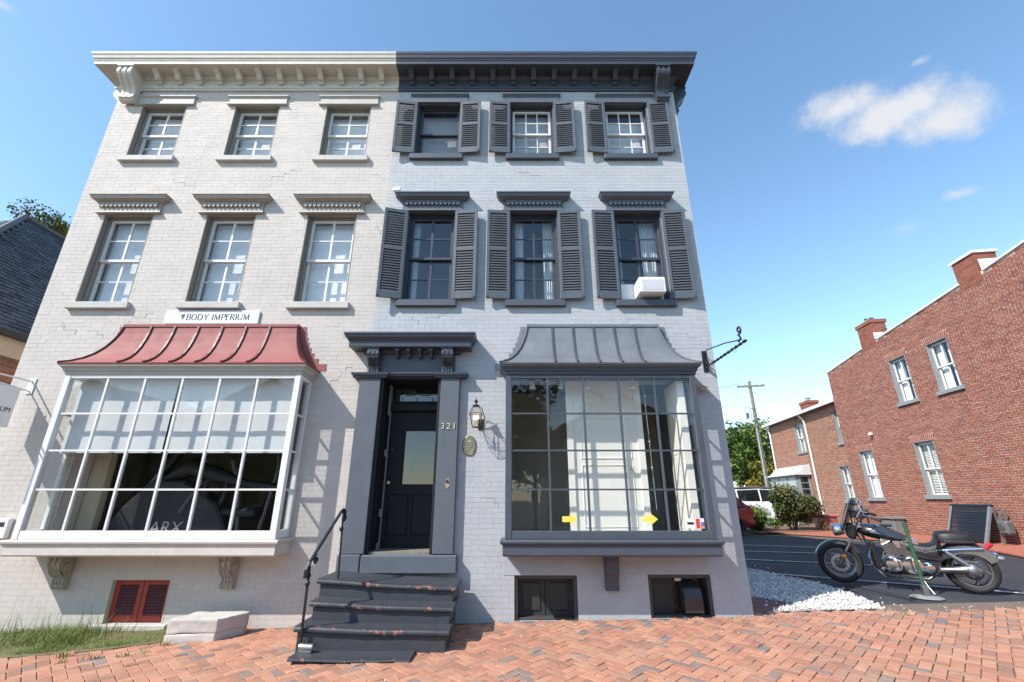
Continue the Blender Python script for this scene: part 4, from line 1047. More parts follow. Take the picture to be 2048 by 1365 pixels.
# twisted iron sign bracket on the grey house
TB = empty('iron_sign_bracket', (2.98, 0, 3.4), label='black twisted iron sign bracket at the grey house corner', cat='bracket')
bx('wall_plate', BLK, TB, 2.94, 3.02, -.012, -.001, 3.32, 3.66, bevel=.003)
mb = MB(); n = 90; rings = []
for i in range(n + 1):
    y = -.01 - 1.25 * i / n; a = i / n * 2 * math.pi * 5.5; rr = [.024, .013] * 2
    rings.append([(2.98 + rr[k % 2] * math.cos(a + k * math.pi / 2), y, 3.40 + rr[k % 2] * math.sin(a + k * math.pi / 2)) for k in range(4)])
mb.ring_loft(rings); mb.build('twisted_bar', BLK, TB)
mb = MB(); mb.tube([(2.98, -.012, 3.46), (2.98, -.03, 3.60), (2.98, -.10, 3.645), (2.98, -.7, 3.55), (2.98, -1.08, 3.46), (2.98, -1.16, 3.44)], .009, 6)
mb.tube([(2.98, -1.08, 3.44), (2.98, -1.15, 3.47)] + spiral((2.98, -1.13, 3.585), .06, .022, -1.05, -1.0, 'yz', 20), .013, 6); mb.tube([(2.98, -.02, 3.42)] + spiral((2.98, -.085, 3.47), .05, .018, 1.2, 3.6, 'yz', 18), .009, 6); mb.build('scroll', BLK, TB, smooth=True)
mb = MB()
for y in (-.22, -.95): mb.tube([(2.98 + .018 * math.cos(q), y, 3.36 + .026 * math.sin(q)) for q in [k * math.pi / 5 for k in range(10)]], .003, 5, closed=True)
mb.build('ring', STEEL, TB)
# bundle of cable by the bay
mb = MB(); rg = random.Random(2)
for k in range(7):
    mb.tube([(2.70 + rg.random() * .03, -.03 - rg.random() * .05, 3.16 - .02 * k), (2.78 + rg.random() * .05, -.05 - rg.random() * .05, 3.11 - .03 * rg.random() - .012 * k), (2.86 + rg.random() * .12, -.03 - rg.random() * .04, 3.05 - .02 * k + .06 * rg.random())], .008, 6)
c = mb.build('cable_bundle', ROPE, None, smooth=True); tag(c, 'loose bundle of tan cable tucked beside the dark bay roof', 'cable')
# wall lantern
WL = empty('wall_lantern', (-.49, 0, 2.5), label='glazed black carriage lantern on the wall beside the door', cat='lantern')
lx, ly = -.52, -.20
mb = MB()
for (r0, z0_, r1, z1_) in ((.045, 2.455, .085, 2.645), (.085, 2.645, .042, 2.755)):
    for k in range(4):
        q = math.pi / 4 + k * math.pi / 2; mb.tube([(lx + r0 * 1.414 * math.cos(q), ly + r0 * 1.414 * math.sin(q), z0_), (lx + r1 * 1.414 * math.cos(q), ly + r1 * 1.414 * math.sin(q), z1_)], .004, 5)
for r_, z in ((.045, 2.455), (.088, 2.645), (.042, 2.755)): mb.tube([(lx + r_ * a, ly + r_ * b, z) for a, b in ((-1, -1), (1, -1), (1, 1), (-1, 1))], .005, 5, closed=True)
mb.build('frame', BLK, WL)
mb = MB()
for (r0, z0_, r1, z1_) in ((.044, 2.457, .084, 2.643), (.084, 2.647, .041, 2.753)):
    for k in range(4):
        a = [(-1, -1), (1, -1), (1, 1), (-1, 1)]; p, q = a[k], a[(k + 1) % 4]
        mb.quad((lx + r0 * p[0], ly + r0 * p[1], z0_), (lx + r0 * q[0], ly + r0 * q[1], z0_), (lx + r1 * q[0], ly + r1 * q[1], z1_), (lx + r1 * p[0], ly + r1 * p[1], z1_))
mb.build('pane', LAMPGL, WL, normals=False)
mb = MB(); mb.lathe([(.05, 2.755), (.05, 2.772), (.018, 2.78), (.012, 2.80), (.026, 2.82), (.026, 2.835), (.01, 2.85), (.004, 2.885)], 10, (lx, ly, 0)); mb.build('finial', BLK, WL, smooth=True)
mb = MB(); mb.tube([(lx, ly + .03, 2.47), (lx + .0, ly + .1, 2.46), (-.47, -.02, 2.50)], .007, 6); mb.tube([(lx + .03, -.16, 2.76), (-.44, -.12, 2.74), (-.41, -.04, 2.64), (-.40, -.015, 2.58)], .006, 6); mb.box(-.50, -.42, -.018, -.001, 2.45, 2.60); mb.build('wall_arm', BLK, WL)
for k, (dx, dy) in enumerate(((-.025, 0), (.025, .0), (0, .028))):
    mb = MB(); mb.lathe([(.008, 2.50), (.008, 2.565)], 8, (lx + dx, ly + dy, 0)); mb.build('candle', mat('ivory', (.6, .54, .42), .5), WL); mb = MB(); mb.lathe([(.005, 2.566), (.011, 2.585), (.010, 2.605), (.002, 2.63)], 8, (lx + dx, ly + dy, 0)); mb.build('bulb', BULB, WL, smooth=True)
# oval plaque
PQ = empty('oval_plaque', (-.62, 0, 2.22), label='oval bronze historic plaque on the wall beneath the lantern', cat='plaque')
mb = MB(); el = lambda a, b, y: [(-.62 + a * math.cos(k * math.pi / 14), y, 2.22 + b * math.sin(k * math.pi / 14)) for k in range(28)]
mb.ring_loft([el(.10, .145, -.001), el(.10, .145, -.012), el(.092, .136, -.018), el(.088, .13, -.014)]); mb.build('disc', BRONZE, PQ)
mb = MB()
for k in range(26):
    q = k * 2 * math.pi / 26; mb.M = Matrix.Translation((-.62 + .078 * math.cos(q), -.0155, 2.22 + .117 * math.sin(q))) @ Matrix.Rotation(-q + math.pi / 2, 4, 'Y'); mb.box(-.005, .005, -.004, .002, -.009, .009)
mb.M = None; mb.tube(el(.064, .10, -.0145), .003, 5, closed=True)
for k in range(5): mb.box(-.62 - .04, -.62 + .04, -.019, -.013, 2.155 + .022 * k, 2.163 + .022 * k)
mb.prism([(-.66, 2.265), (-.58, 2.265), (-.60, 2.295), (-.62, 2.31), (-.64, 2.295)], -.019, -.013, 'y'); mb.build('relief', mat('worn_bronze', (.42, .38, .26), .4, metal=.7, var=.2), PQ)
# house number
HN = empty('house_number', (-.92, -.09, 2.48), label='brass house number 321 on the door surround', cat='number')
for i, ch in enumerate('321'):
    d = text_mesh('digit', ch, .125, BRASS, None, .004); d.rotation_euler = (R(90), 0, 0); d.location = (-1.005 + .083 * i, -.0965, 2.485 - .004 * (i == 1)); put(d, HN)
# floodlight
FLG = empty('wall_floodlight', (-2.02, 0, 6.6), label='small white floodlight box on the wall between the houses', cat='floodlight')
mb = MB(); mb.prism([(-.002, 6.66), (-.10, 6.66), (-.13, 6.58), (-.10, 6.555), (-.002, 6.60)], -2.08, -1.96, 'x'); mb.build('case', PLASTW, FLG, bevel=.006); bx('arm', BLK, FLG, -2.04, -2.0, -.03, -.001, 6.50, 6.56)
# air conditioner
AC = empty('air_conditioner', (2.23, -.1, 4.6), label='white air conditioner box projecting from the corner window', cat='ac unit')
x0, x1, z0, z1 = 2.03, 2.45, 4.585, 4.85
bx('case', PLASTW, AC, x0, x1, -.20, .15, z0, z1, bevel=.012)
for k in range(15): bx('fin', mat('ac_fin', (.6, .61, .62), .5), AC, x0 + .04, x1 - .04, -.206, -.198, z0 + .035 + (z1 - z0 - .08) * k / 15, z0 + .045 + (z1 - z0 - .08) * k / 15)
bx('side_panel', PLASTW, AC, 1.82, x0, .135, .15, 4.58, 4.88); bx('side_panel', PLASTW, AC, x1, 2.52, .135, .15, 4.58, 4.88)
# stickers on the dark bay's glass
def arrow(x, z, label):
    mb = MB(); mb.prism([(x - .10, z - .035), (x + .0, z - .035), (x + .0, z - .075), (x + .10, z + .0), (x + .0, z + .075), (x + .0, z + .035), (x - .10, z + .035)], -.3755, -.3735, 'y')
    tag(mb.build('arrow_sticker', YEL, None), label, 'sticker', 'yellow arrow stickers')
arrow(.755, 1.24, 'yellow arrow sticker low on the dark bay glass, nearer the front door'); arrow(1.80, 1.24, 'yellow arrow sticker low on the dark bay glass, nearer the house corner')
SK = empty('window_stickers', (2.43, -.37, 1.2), label='white notice with red and blue card stickers in the bay corner', cat='sticker')
bx('notice', PLASTW, SK, 2.26, 2.375, -.3755, -.3735, 1.13, 1.25); bx('notice_band', INK, SK, 2.275, 2.36, -.3775, -.376, 1.175, 1.205)
bx('card', REDINK, SK, 2.39, 2.44, -.3755, -.3735, 1.13, 1.245); bx('card', BLUEINK, SK, 2.455, 2.495, -.3755, -.3735, 1.16, 1.20); bx('card', PLASTW, SK, 2.455, 2.495, -.3755, -.3735, 1.205, 1.25); bx('card', mat('orange_sticker', (.75, .25, .12), .6), SK, 2.455, 2.495, -.3755, -.3735, 1.125, 1.155)

# ------------------------------------------------------------------ inside the shop bays
for (a, b, lab) in ((-6.32, -4.90, 'wide white roller blind in the white bay, away from the front door'), (-4.87, -3.13, 'wide white roller blind in the white bay, nearer the front door')):
    blind(a, b, -.22, 2.12, 3.14, lab, 'roller blinds of the white bay', mat('bay_blind', (.66, .66, .66), .9, var=.02))
EM = empty('exercise_machine', (-4.9, 1.0, 1.0), label='black strength machine behind the white bay glass', cat='machine')
DK = mat('machine_black', (.012, .013, .018), .5)
mb = MB(); mb.prism([(-5.95, 1.0), (-4.1, 1.0), (-4.35, 1.42), (-4.9, 1.75), (-5.35, 1.78), (-5.75, 1.35)], .35, .75, 'y'); mb.build('shroud', DK, EM, bevel=.03)
mb = MB(); mb.tube([(-5.6, .55, 1.5), (-5.2, .55, 2.15), (-5.0, .6, 2.6)], .06, 8); mb.tube([(-5.25, .5, 1.75), (-4.9, .5, 1.95), (-4.55, .5, 1.85), (-4.0, .5, 1.7), (-3.5, .5, 1.65)], [.09, .14, .12, .06, .05], 10); mb.build('arm', DK, EM, smooth=True)
mb = MB(); mb.tube([(-4.45 + .16 * math.cos(q), .45, 1.62 + .26 * math.sin(q)) for q in [k * math.pi / 10 for k in range(20)]], .035, 8, closed=True); mb.build('handle_ring', DK, EM, smooth=True)
mb = MB(); mb.tube([(-4.05, .5, 1.05), (-4.15, .5, 1.7), (-4.3, .5, 2.05)], .035, 8); mb.tube([(-3.75, .55, 1.05), (-3.6, .55, 1.9), (-3.65, .55, 2.25)], .03, 8); mb.tube([(-5.5, .6, 2.1), (-5.15, .5, 2.5), (-4.9, .5, 2.75)], .02, 6); mb.tube([(-4.85, .35, 1.3), (-4.6, .33, 1.75)], .025, 8); mb.build('strut', mat('machine_grey', (.10, .10, .11), .4, metal=.4), EM, smooth=True)
bx('seat', DK, EM, -4.3, -3.8, .4, .85, 1.25, 1.36, bevel=.03); bx('upright', DK, EM, -3.45, -3.33, .5, .6, 1.0, 2.2); bx('upright', DK, EM, -5.75, -5.62, .8, .9, 1.0, 2.1)
t = text_mesh('lettering', 'ARX', .24, mat('machine_white', (.33, .33, .34), .6), None, .002, .1); t.rotation_euler = (R(90), 0, 0); t.location = (-5.0, .345, 1.09); put(t, EM)
# white room: side return and partition with a panelled door leaf behind the dark bay
bx('room_partition', mat('beige_plaster', (.50, .43, .32), .9), LH, -6.9, -6.06, .34, .46, .97, 3.4)
PD = empty('panelled_door', (1.4, .1, 1.0), label='white panelled door standing inside the dark bay window', cat='door')
bx('leaf', mat('white_gloss', (.88, .845, .77), .5, var=.03), PD, .82, 1.95, .10, .14, 1.013, 3.3)
for (a, b, c, d) in ((1.02, 1.75, 2.05, 2.62), (1.02, 1.75, 1.12, 1.95)):
    mb = MB(); mb.tube([(a, .098, c), (b, .098, c), (b, .098, d), (a, .098, d)], .012, 4, closed=True); mb.build('panel_moulding', MATS['white_gloss'], PD)
for x in (.86, 1.90): bx('casing', MATS['white_gloss'], PD, x - .045, x + .045, .07, .10, 1.013, 3.3)
mb = MB(); mb.lathe([(.008, 0), (.02, -.02), (.022, -.045), (.01, -.055)], 10, (1.72, .10, 1.9), 'y'); mb.build('knob', STEEL, PD)
CD = empty('closet_door', (2.3, .3, 1.0), label='white door frame at the corner end of the dark bay', cat='door')
bx('casing', MATS['white_gloss'], CD, 2.40, 2.5, -.25, .3, 1.013, 3.12); bx('panel', MATS['white_gloss'], CD, 2.395, 2.40, -.2, .25, 1.1, 2.0); bx('panel', MATS['white_gloss'], CD, 2.395, 2.40, -.2, .25, 2.1, 3.0)
for k, x in enumerate((.30, .72, 1.12, 1.80)):
    TL = MB(); TL.lathe([(.02, 0), (.035, -.03), (.04, -.09)], 10, (x, -.12, 3.13)); TL.box(x - .01, x + .01, -.13, -.11, 3.12, 3.17)
    tag(TL.build('track_light', PLASTW, None, smooth=True), 'small white ceiling spotlight in the dark bay, %s from the front door' % ['first', 'second', 'third', 'fourth'][k], 'spotlight', 'spotlights in the dark bay')
mb = MB(); mb.tube([(1.93, -.2, 3.12), (1.95, -.2, 1.35)], .002, 5)
for z in (2.25, 1.9, 2.9): mb.lathe([(.002, -.014), (.013, 0), (.002, .014)], 8, (1.94, -.2, z))
tag(mb.build('blind_cord', PLASTW, None), 'thin beaded blind cord hanging in the dark bay', 'cord')
# ------------------------------------------------------------------ red brick building across the car park
P0 = Vector((14.09, 6.91, 0)); DV = Vector((.1194, .9928, 0)).normalized(); NV = Vector((-.9928, .1194, 0)).normalized()
def frame(off=0.0):
    o = P0 + NV * off
    return Matrix(((DV.x, -NV.x, 0, o.x), (DV.y, -NV.y, 0, o.y), (0, 0, 1, 0), (0, 0, 0, 1)))
BM = frame(0); WM = frame(-.3)
BB = empty('brick_building', (14.1, 7, .28), label='large red brick building with stepped parapet across the car park', cat='building')
BW = empty('brick_wing', (15.5, 18, .3), label='lower red brick wing with white downspouts and gutter', cat='building')
PAR = [(-7, 8.40), (-1.65, 7.86), (-.75, 7.82), (3.96, 7.45), (4.4, 7.42), (7.2, 7.14)]
def par(s):
    for (a, za), (b, zb) in zip(PAR, PAR[1:]):
        if a <= s <= b: return za + (zb - za) * (s - a) / (b - a)
    return PAR[-1][1]
bwin = [(.25, 1.15, 4.87, 6.5), (2.2, 3.1, 4.87, 6.5), (2.08, 3.02, 1.62, 3.42), (5.4, 6.3, 1.55, 3.42)]
wwin = [(11.2, 12.1, 3.95, 5.45), (7.55, 8.05, 4.0, 5.5), (7.8, 8.6, 1.45, 2.95)]
def mbm(M_): m = MB(); m.M = M_; return m
m = mbm(BM)
wall_cells(m, -7, 7.2, -.1, 7.1, bwin, .008, .35)
for a, b in zip(range(-7, 7), range(-6, 8)):
    b = min(b, 7.2); m.prism([(a, 7.1), (b, 7.1), (b, par(b)), (a, par(a))], .008, .35, 'y')
m.box(6.9, 7.2, .35, 9, -.1, 7.0); m.box(-7, -6.7, .35, 9, -.1, 7.4); m.box(-6.7, 6.9, 8.7, 9, -.1, 7.0)
bwl = m.build('wall', MORTAR, BB)
rects = [r for r in lay(-7, 7.2, .1, 8.45, bwin, course=.0705, blen=.214, joint=.016, seed=21) if r[3] < par((r[0] + r[1]) / 2) - .05]
O3 = Vector((P0.x, P0.y, 0))
brickwork(rects, O3, DV, NV, REDBRICK, bwl, 'red', inview=in_frame, jit=.002)
m = mbm(BM); m.box(-6.9, 7.1, .36, 8.7, 6.55, 6.7); m.build('roof', GREYM, BB)
for (a, b) in ((-7, -1.75), (-.85, 3.3), (4.35, 7.25)):
    m = mbm(BM); m.prism([(a, par(a) - .03), (b, par(b) - .03), (b, par(b) + .03), (a, par(a) + .03)], -.05, .40, 'y'); m.build('parapet_cap', WHITE, BB)
m = mbm(WM); wall_cells(m, 7.2, 15.35, -.1, 5.82, wwin, .008, .35); m.box(15.05, 15.35, .35, 6, -.1, 5.82); m.box(7.2, 15.05, 5.7, 6, -.1, 5.82)
wwl = m.build('wall', MORTAR, BW)
brickwork(lay(7.2, 15.35, .1, 5.8, wwin, course=.0705, blen=.214, joint=.016, seed=31), O3 - NV * .3, DV, NV, mat('orange_brick', (.36, .12, .07), .85, ramp=[(q, (c[0] * 1.12, c[1] * 1.45, c[2] * 1.4)) for q, c in RB_RAMP], var=.15, scale=14, bump=.2), wwl, 'orange', inview=in_frame, jit=.002)
def chimney(M_, s0, s1, y0, y1, z0, z1, parent, metal=False, cap=True):
    m = mbm(M_); m.box(s0 + .008, s1 - .008, y0 + .008, y1 - .008, z0, z1); c = m.build('chimney', MORTAR, parent)
    m = mbm(M_); rg = random.Random(int(z1 * 10)); z = z0; k = 0
    while z < z1 - .04:
        for (a0, a1, fx) in ((s0, s1, 'y'), (y0, y1, 'x')):
            p = a0 - (.107 if (k + (fx == 'x')) % 2 else 0)
            while p < a1:
                q0, q1 = max(p, a0), min(p + .204, a1); p += .214; m.cur = rg.random()
                if q1 - q0 < .03: continue
                if fx == 'y': m.box(q0, q1, y0 - .004, y0 + .01, z, z + .06); 
                else: m.box(s0 - .004, s0 + .01, q0, q1, z, z + .06); m.box(s1 - .01, s1 + .004, q0, q1, z, z + .06)
        z += .0705; k += 1
    o = m.build('brickwork', REDBRICK, c, normals=False); o['kind'] = 'stuff'
    if cap: m = mbm(M_); m.box(s0 - .05, s1 + .05, y0 - .05, y1 + .05, z1, z1 + .08); m.build('chimney_cap', WHITE, parent)
    else: m = mbm(M_); m.box(s0 - .04, s1 + .04, y0 - .04, y1 + .04, z1 - .14, z1); m.build('chimney_cap', REDBRICK, parent)
    if metal: m = mbm(M_); m.lathe([(.12, z1), (.12, z1 + .16), (.17, z1 + .17), (.17, z1 + .20), (.0, z1 + .26)], 12, ((s0 + s1) / 2, (y0 + y1) / 2, 0)); m.build('flue', STEEL, parent, smooth=True)
chimney(BM, -1.62, -.82, -.004, .6, 7.6, 8.5, BB)
chimney(BM, 3.45, 4.35, -.004, .55, 7.3, 8.38, BB, True, False)
m = mbm(BM); m.prism([(-1.82, 7.90), (-1.72, 7.90), (-1.72, 8.24), (-2.3, 7.96)], -.03, .3, 'y'); m.prism([(3.30, 7.52), (3.42, 7.52), (3.42, 7.80), (2.8, 7.60)], -.03, .3, 'y'); m.build('flashing', WHITE, BB)
chimney(WM, 11.6, 12.4, .7, 1.3, 5.9, 6.72, BW, True, False)
def side_window(M_, h, parent, blinds='slat', arch=True, trim=GREYW, cm=None):
    s0, s1, z0, z1 = h; f = .055
    m = mbm(M_); m.box(s0 + .001, s0 + .02, -.002, .08, z0, z1); m.box(s1 - .02, s1 - .001, -.002, .08, z0, z1); m.box(s0 + .02, s1 - .02, -.002, .08, z1 - .02, z1 - .001); m.box(s0 + .001, s0 + f, .08, .22, z0, z1); m.box(s1 - f, s1 - .001, .08, .22, z0, z1); m.box(s0 + f, s1 - f, .08, .22, z1 - f, z1 - .001); w_ = m.build('window', trim, parent)
    m = mbm(M_); m.box(s0 - .1, s1 + .1, -.07, .12, z0 - .13, z0 - .001); m.build('sill', trim, w_, bevel=.008)
    a, b = s0 + f + .002, s1 - f - .002; zm = (z0 + z1 - f) / 2
    for (za, zb, y) in ((zm - .02, z1 - f, .11), (z0 + .001, zm + .02, .15)):
        m = mbm(M_); t = .045
        for q in ((a, a + t, za, zb), (b - t, b, za, zb), (a + t, b - t, za, za + t), (a + t, b - t, zb - t, zb), ((a + b) / 2 - .014, (a + b) / 2 + .014, za + t, zb - t)): m.box(q[0], q[1], y, y + .035, q[2], q[3])
        m.build('sash', WHITE, w_)
        for (p, q) in ((a + t, (a + b) / 2 - .014), ((a + b) / 2 + .014, b - t)): m = mbm(M_); m.box(p, q, y + .015, y + .019, za + t, zb - t); m.build('pane', GLASS, w_)
    m = mbm(M_); m.box(s0 - .3, s1 + .3, .9, .92, z0 - .3, z1 + .3); m.build('room_wall', DARKROOM, w_)
    if blinds == 'slat':
        n = int((z1 - z0) / .055)
        m = mbm(M_)
        for k in range(n): z = z0 + .05 + (z1 - z0 - .1) * k / n; m.quad((a, .23, z), (b, .23, z), (b, .25, z + .030), (a, .25, z + .030))
        m.build('venetian_blind', WHITE, w_, normals=False)
    elif blinds == 'sheet': m = mbm(M_); m.box(a, b, .23, .235, z0, z1); m.build('blind', SHADE, w_)
    elif blinds == 'drape':
        for (p, q) in ((a, a + (b - a) * .42), (b - (b - a) * .42, b)):
            m = mbm(M_); n = 14
            for k in range(n):
                x, x2 = p + (q - p) * k / n, p + (q - p) * (k + 1) / n; m.quad((x, .25 + .015 * math.sin(k * 1.6), z0), (x2, .25 + .015 * math.sin(k * 1.6 + 1.6), z0), (x2, .25 + .015 * math.sin(k * 1.6 + 1.6), z1), (x, .25 + .015 * math.sin(k * 1.6), z1))
            m.build('curtain', SHADE, w_, normals=False)
    if arch:
        m = mbm(M_); n = int((s1 - s0 + .2) / .078); c = (s0 + s1) / 2
        for k in range(n):
            x = s0 - .1 + (s1 - s0 + .2) * (k + .5) / n; m.cur = random.random(); e = (x - c) * .12; zz = z1 + .012 - .05 * ((x - c) / (s1 - s0)) ** 2
            m.prism([(x - .034, zz), (x + .034, zz), (x + .036 + e, zz + .20), (x - .036 + e, zz + .20)], -.005, .03, 'y')
        ar = m.build('brick_arch', REDBRICK, w_); m = mbm(M_); m.box(s0 - .13, s1 + .13, -.0025, .02, z1 + .004, z1 + .215); m.build('arch_mortar', MORTAR, w_)
side_window(BM, bwin[0], BB, 'drape'); side_window(BM, bwin[1], BB, 'drape'); side_window(BM, bwin[2], BB, 'slat'); side_window(BM, bwin[3], BB, 'sheet')
side_window(WM, wwin[0], BW, 'slat'); side_window(WM, wwin[1], BW, 'sheet'); side_window(WM, wwin[2], BW, 'slat')
m = mbm(BM); m.lathe([(.06, -.02), (.06, -.12), (.045, -.14)], 10, (5.1, 0, 4.0), 'y'); m.build('wall_vent', PLASTW, BB, smooth=True)
# wing eave, gutter, downspouts, small bay
m = mbm(WM); m.box(7.25, 15.5, -.28, 6.3, 5.83, 5.95); m.build('roof', GREYM, BW); m = mbm(WM); m.box(7.25, 15.5, -.36, -.26, 5.78, 5.92); m.build('gutter', WHITE, BW)
for s in (10.75, 15.2): m = mbm(WM); m.tube([(s, -.30, 5.78), (s, -.10, 5.5), (s, -.06, 5.3), (s, -.06, .5), (s, -.16, .35)], .05, 8); m.build('downspout', WHITE, BW)
m = mbm(WM); m.box(11.4, 14.7, -.75, -.001, 1.25, 1.40); m.box(11.4, 14.7, -.75, -.001, 2.62, 2.72)
for s in (11.42, 12.45, 13.5, 14.58): m.box(s, s + .11, -.74, -.64, 1.40, 2.62)
m.build('bay_window', GREYW, BW)
for (p, q) in ((11.53, 12.45), (12.56, 13.5), (13.61, 14.58)): m = mbm(WM); m.box(p, q, -.70, -.69, 1.40, 2.62); m.build('bay_pane', mat('pale_blind_glass', (.40, .45, .46), .4), BW)
m = mbm(WM)
for k in range(22): m.box(11.53, 14.58, -.716, -.701, 1.41 + .055 * k, 1.44 + .055 * k)
o = m.build('bay_louvres', mat('pale_louvre', (.52, .58, .58), .6), BW); o['kind'] = 'stuff'
m = mbm(WM); m.box(11.43, 11.44, -.63, -.03, 1.40, 2.62); m.build('bay_pane', CARGL, BW)
m = mbm(WM); m.box(11.40, 11.425, -.64, -.52, 1.40, 2.62); m.box(11.40, 11.425, -.14, -.02, 1.40, 2.62)
for k in range(1, 4): m.box(11.405, 11.425, -.52, -.14, 1.40 + .305 * k - .02, 1.40 + .305 * k + .02)
m.build('bay_sash', GREYW, BW)
m = mbm(WM); m.prism([(-.92, 2.72), (.0, 2.72), (.0, 3.25), (-.25, 3.2), (-.6, 2.85)], 11.25, 14.85, 'x'); m.build('bay_roof', mat('pale_roof', (.55, .56, .57), .6), BW)
# porch rail in front of the wing
FR = empty('porch_railing', (15.2, 17.6, .3), label='white picket porch railing beside the brick wing', cat='railing')
m = mbm(WM)
for k in range(2): m.box(10.95, 13.6, -1.36, -1.30, .45 + .72 * k, .52 + .72 * k)
m.build('rail', WHITE, FR)
for k in range(18): m = mbm(WM); s = 11.05 + .14 * k; m.box(s - .018, s + .018, -1.35, -1.31, .52, 1.17); m.build('picket', WHITE, FR)
m = mbm(WM); m.box(10.86, 10.98, -1.39, -1.27, .3, 1.32); m.build('post', WHITE, FR); m = mbm(WM); m.box(13.56, 13.68, -1.39, -1.27, .3, 1.32); m.build('post', WHITE, FR)
# things standing along the brick wall
def in_wall(M_, name, label, cat): 
    e = empty(name, tuple(M_), label=label, cat=cat); return e
LT = empty('lattice_panel', (13.8, 8.2, .28), label='black louvred panel with grey edges leaning on the brick wall', cat='panel')
m = mbm(BM)
def lean(s, t): return (s, -.62 + .42 * t, .3 + .98 * t)
for s in (.38, 1.86): m.prism([], 0, 0) if False else None
m.M = BM @ Matrix.Translation((0, -.62, .29)) @ Matrix.Rotation(R(-22), 4, 'X')
m.box(.36, .44, -.03, .03, 0, 1.08); m.box(1.76, 1.84, -.03, .03, 0, 1.08); m.build('edge_board', mat('panel_edge', (.17, .18, .20), .6), LT)
for k in range(22):
    m = MB(); m.M = BM @ Matrix.Translation((0, -.62, .29)) @ Matrix.Rotation(R(-22), 4, 'X'); z = .02 + .048 * k; m.box(.44, 1.76, -.02, .012, z, z + .034); m.build('slat', BLK, LT)
m = MB(); m.M = BM @ Matrix.Translation((0, -.62, .29)) @ Matrix.Rotation(R(-22), 4, 'X'); m.box(.34, 1.86, -.04, .04, 1.08, 1.13); m.build('top_rail', BLK, LT)
GM = empty('gas_meter', (13.9, 7.1, .28), label='grey gas meter with pipes on the brick wall', cat='meter')
m = mbm(BM); m.box(-.10, .22, -.36, -.12, .55, .92); m.build('case', mat('meter_grey', (.10, .105, .11), .5), GM, bevel=.05); m = mbm(BM); m.lathe([(.0, -.38), (.09, -.375), (.10, -.35)], 14, (.06, 0, .76), 'y'); m.build('dial', ALU, GM)
m = mbm(BM); m.tube([(-.02, -.24, .92), (-.02, -.24, 1.15), (.05, -.24, 1.2), (.24, -.24, 1.2), (.28, -.24, 1.1), (.28, -.24, .3)], .028, 8); m.tube([(.16, -.24, .92), (.16, -.24, 1.05), (.12, -.05, 1.08)], .028, 8); m.build('pipe', MATS['meter_grey'], GM, smooth=True)
SB = empty('storage_bin', (13.6, 14.6, .28), label='faded red plastic bin beside the porch railing', cat='bin')
m = mbm(BM); m.prism([(7.1, .3), (7.9, .3), (7.98, .78), (7.02, .78)], -1.6, -1.05, 'y'); m.build('tub', PINKBIN, SB, bevel=.03); m = mbm(BM); m.box(6.98, 8.02, -1.64, -1.01, .78, .86); m.build('lid', PINKBIN, SB, bevel=.02)
UB = empty('utility_box', (14.3, 11.7, .28), label='low grey utility cabinet at the foot of the brick wall', cat='cabinet')
m = mbm(BM); m.box(4.45, 5.2, -.45, -.06, .28, .78); m.build('case', mat('cabinet_grey', (.15, .17, .17), .6), UB, bevel=.02); m = mbm(BM); m.box(4.4, 5.25, -.5, -.03, .78, .85); m.build('lid', MATS['cabinet_grey'], UB, bevel=.02)
GR = empty('garden_grill', (13.8, 14.0, .28), label='small dark grill on legs by the brick wall', cat='grill')
m = mbm(BM); m.box(5.75, 6.35, -.95, -.5, .78, 1.0); m.build('body', BLK, GR, bevel=.04); m = mbm(BM); m.box(5.7, 6.4, -.98, -.47, 1.0, 1.18); m.build('lid', mat('grill_lid', (.10, .10, .10), .4), GR, bevel=.06)
for (s, y) in ((5.8, -.9), (6.3, -.9), (5.8, -.55), (6.3, -.55)): m = mbm(BM); m.box(s - .02, s + .02, y - .02, y + .02, .28, .78); m.build('leg', BLK, GR)
BP = empty('brick_planter', (13.2, 13.5, .26), label='low orange brick planter at the edge of the path', cat='planter')
for k in range(5):
    for j in range(8): m = mbm(BM); m.cur = random.random(); s = 5.6 + .215 * j - (.1 if k % 2 else 0); m.box(s, s + .205, -1.75, -1.65, .25 + .07 * k, .31 + .07 * k); m.build('brick', MATS['orange_brick'], BP)
m = mbm(BM); m.box(5.55, 7.2, -1.645, -1.2, .25, .56); m.build('soil', DIRT, BP)

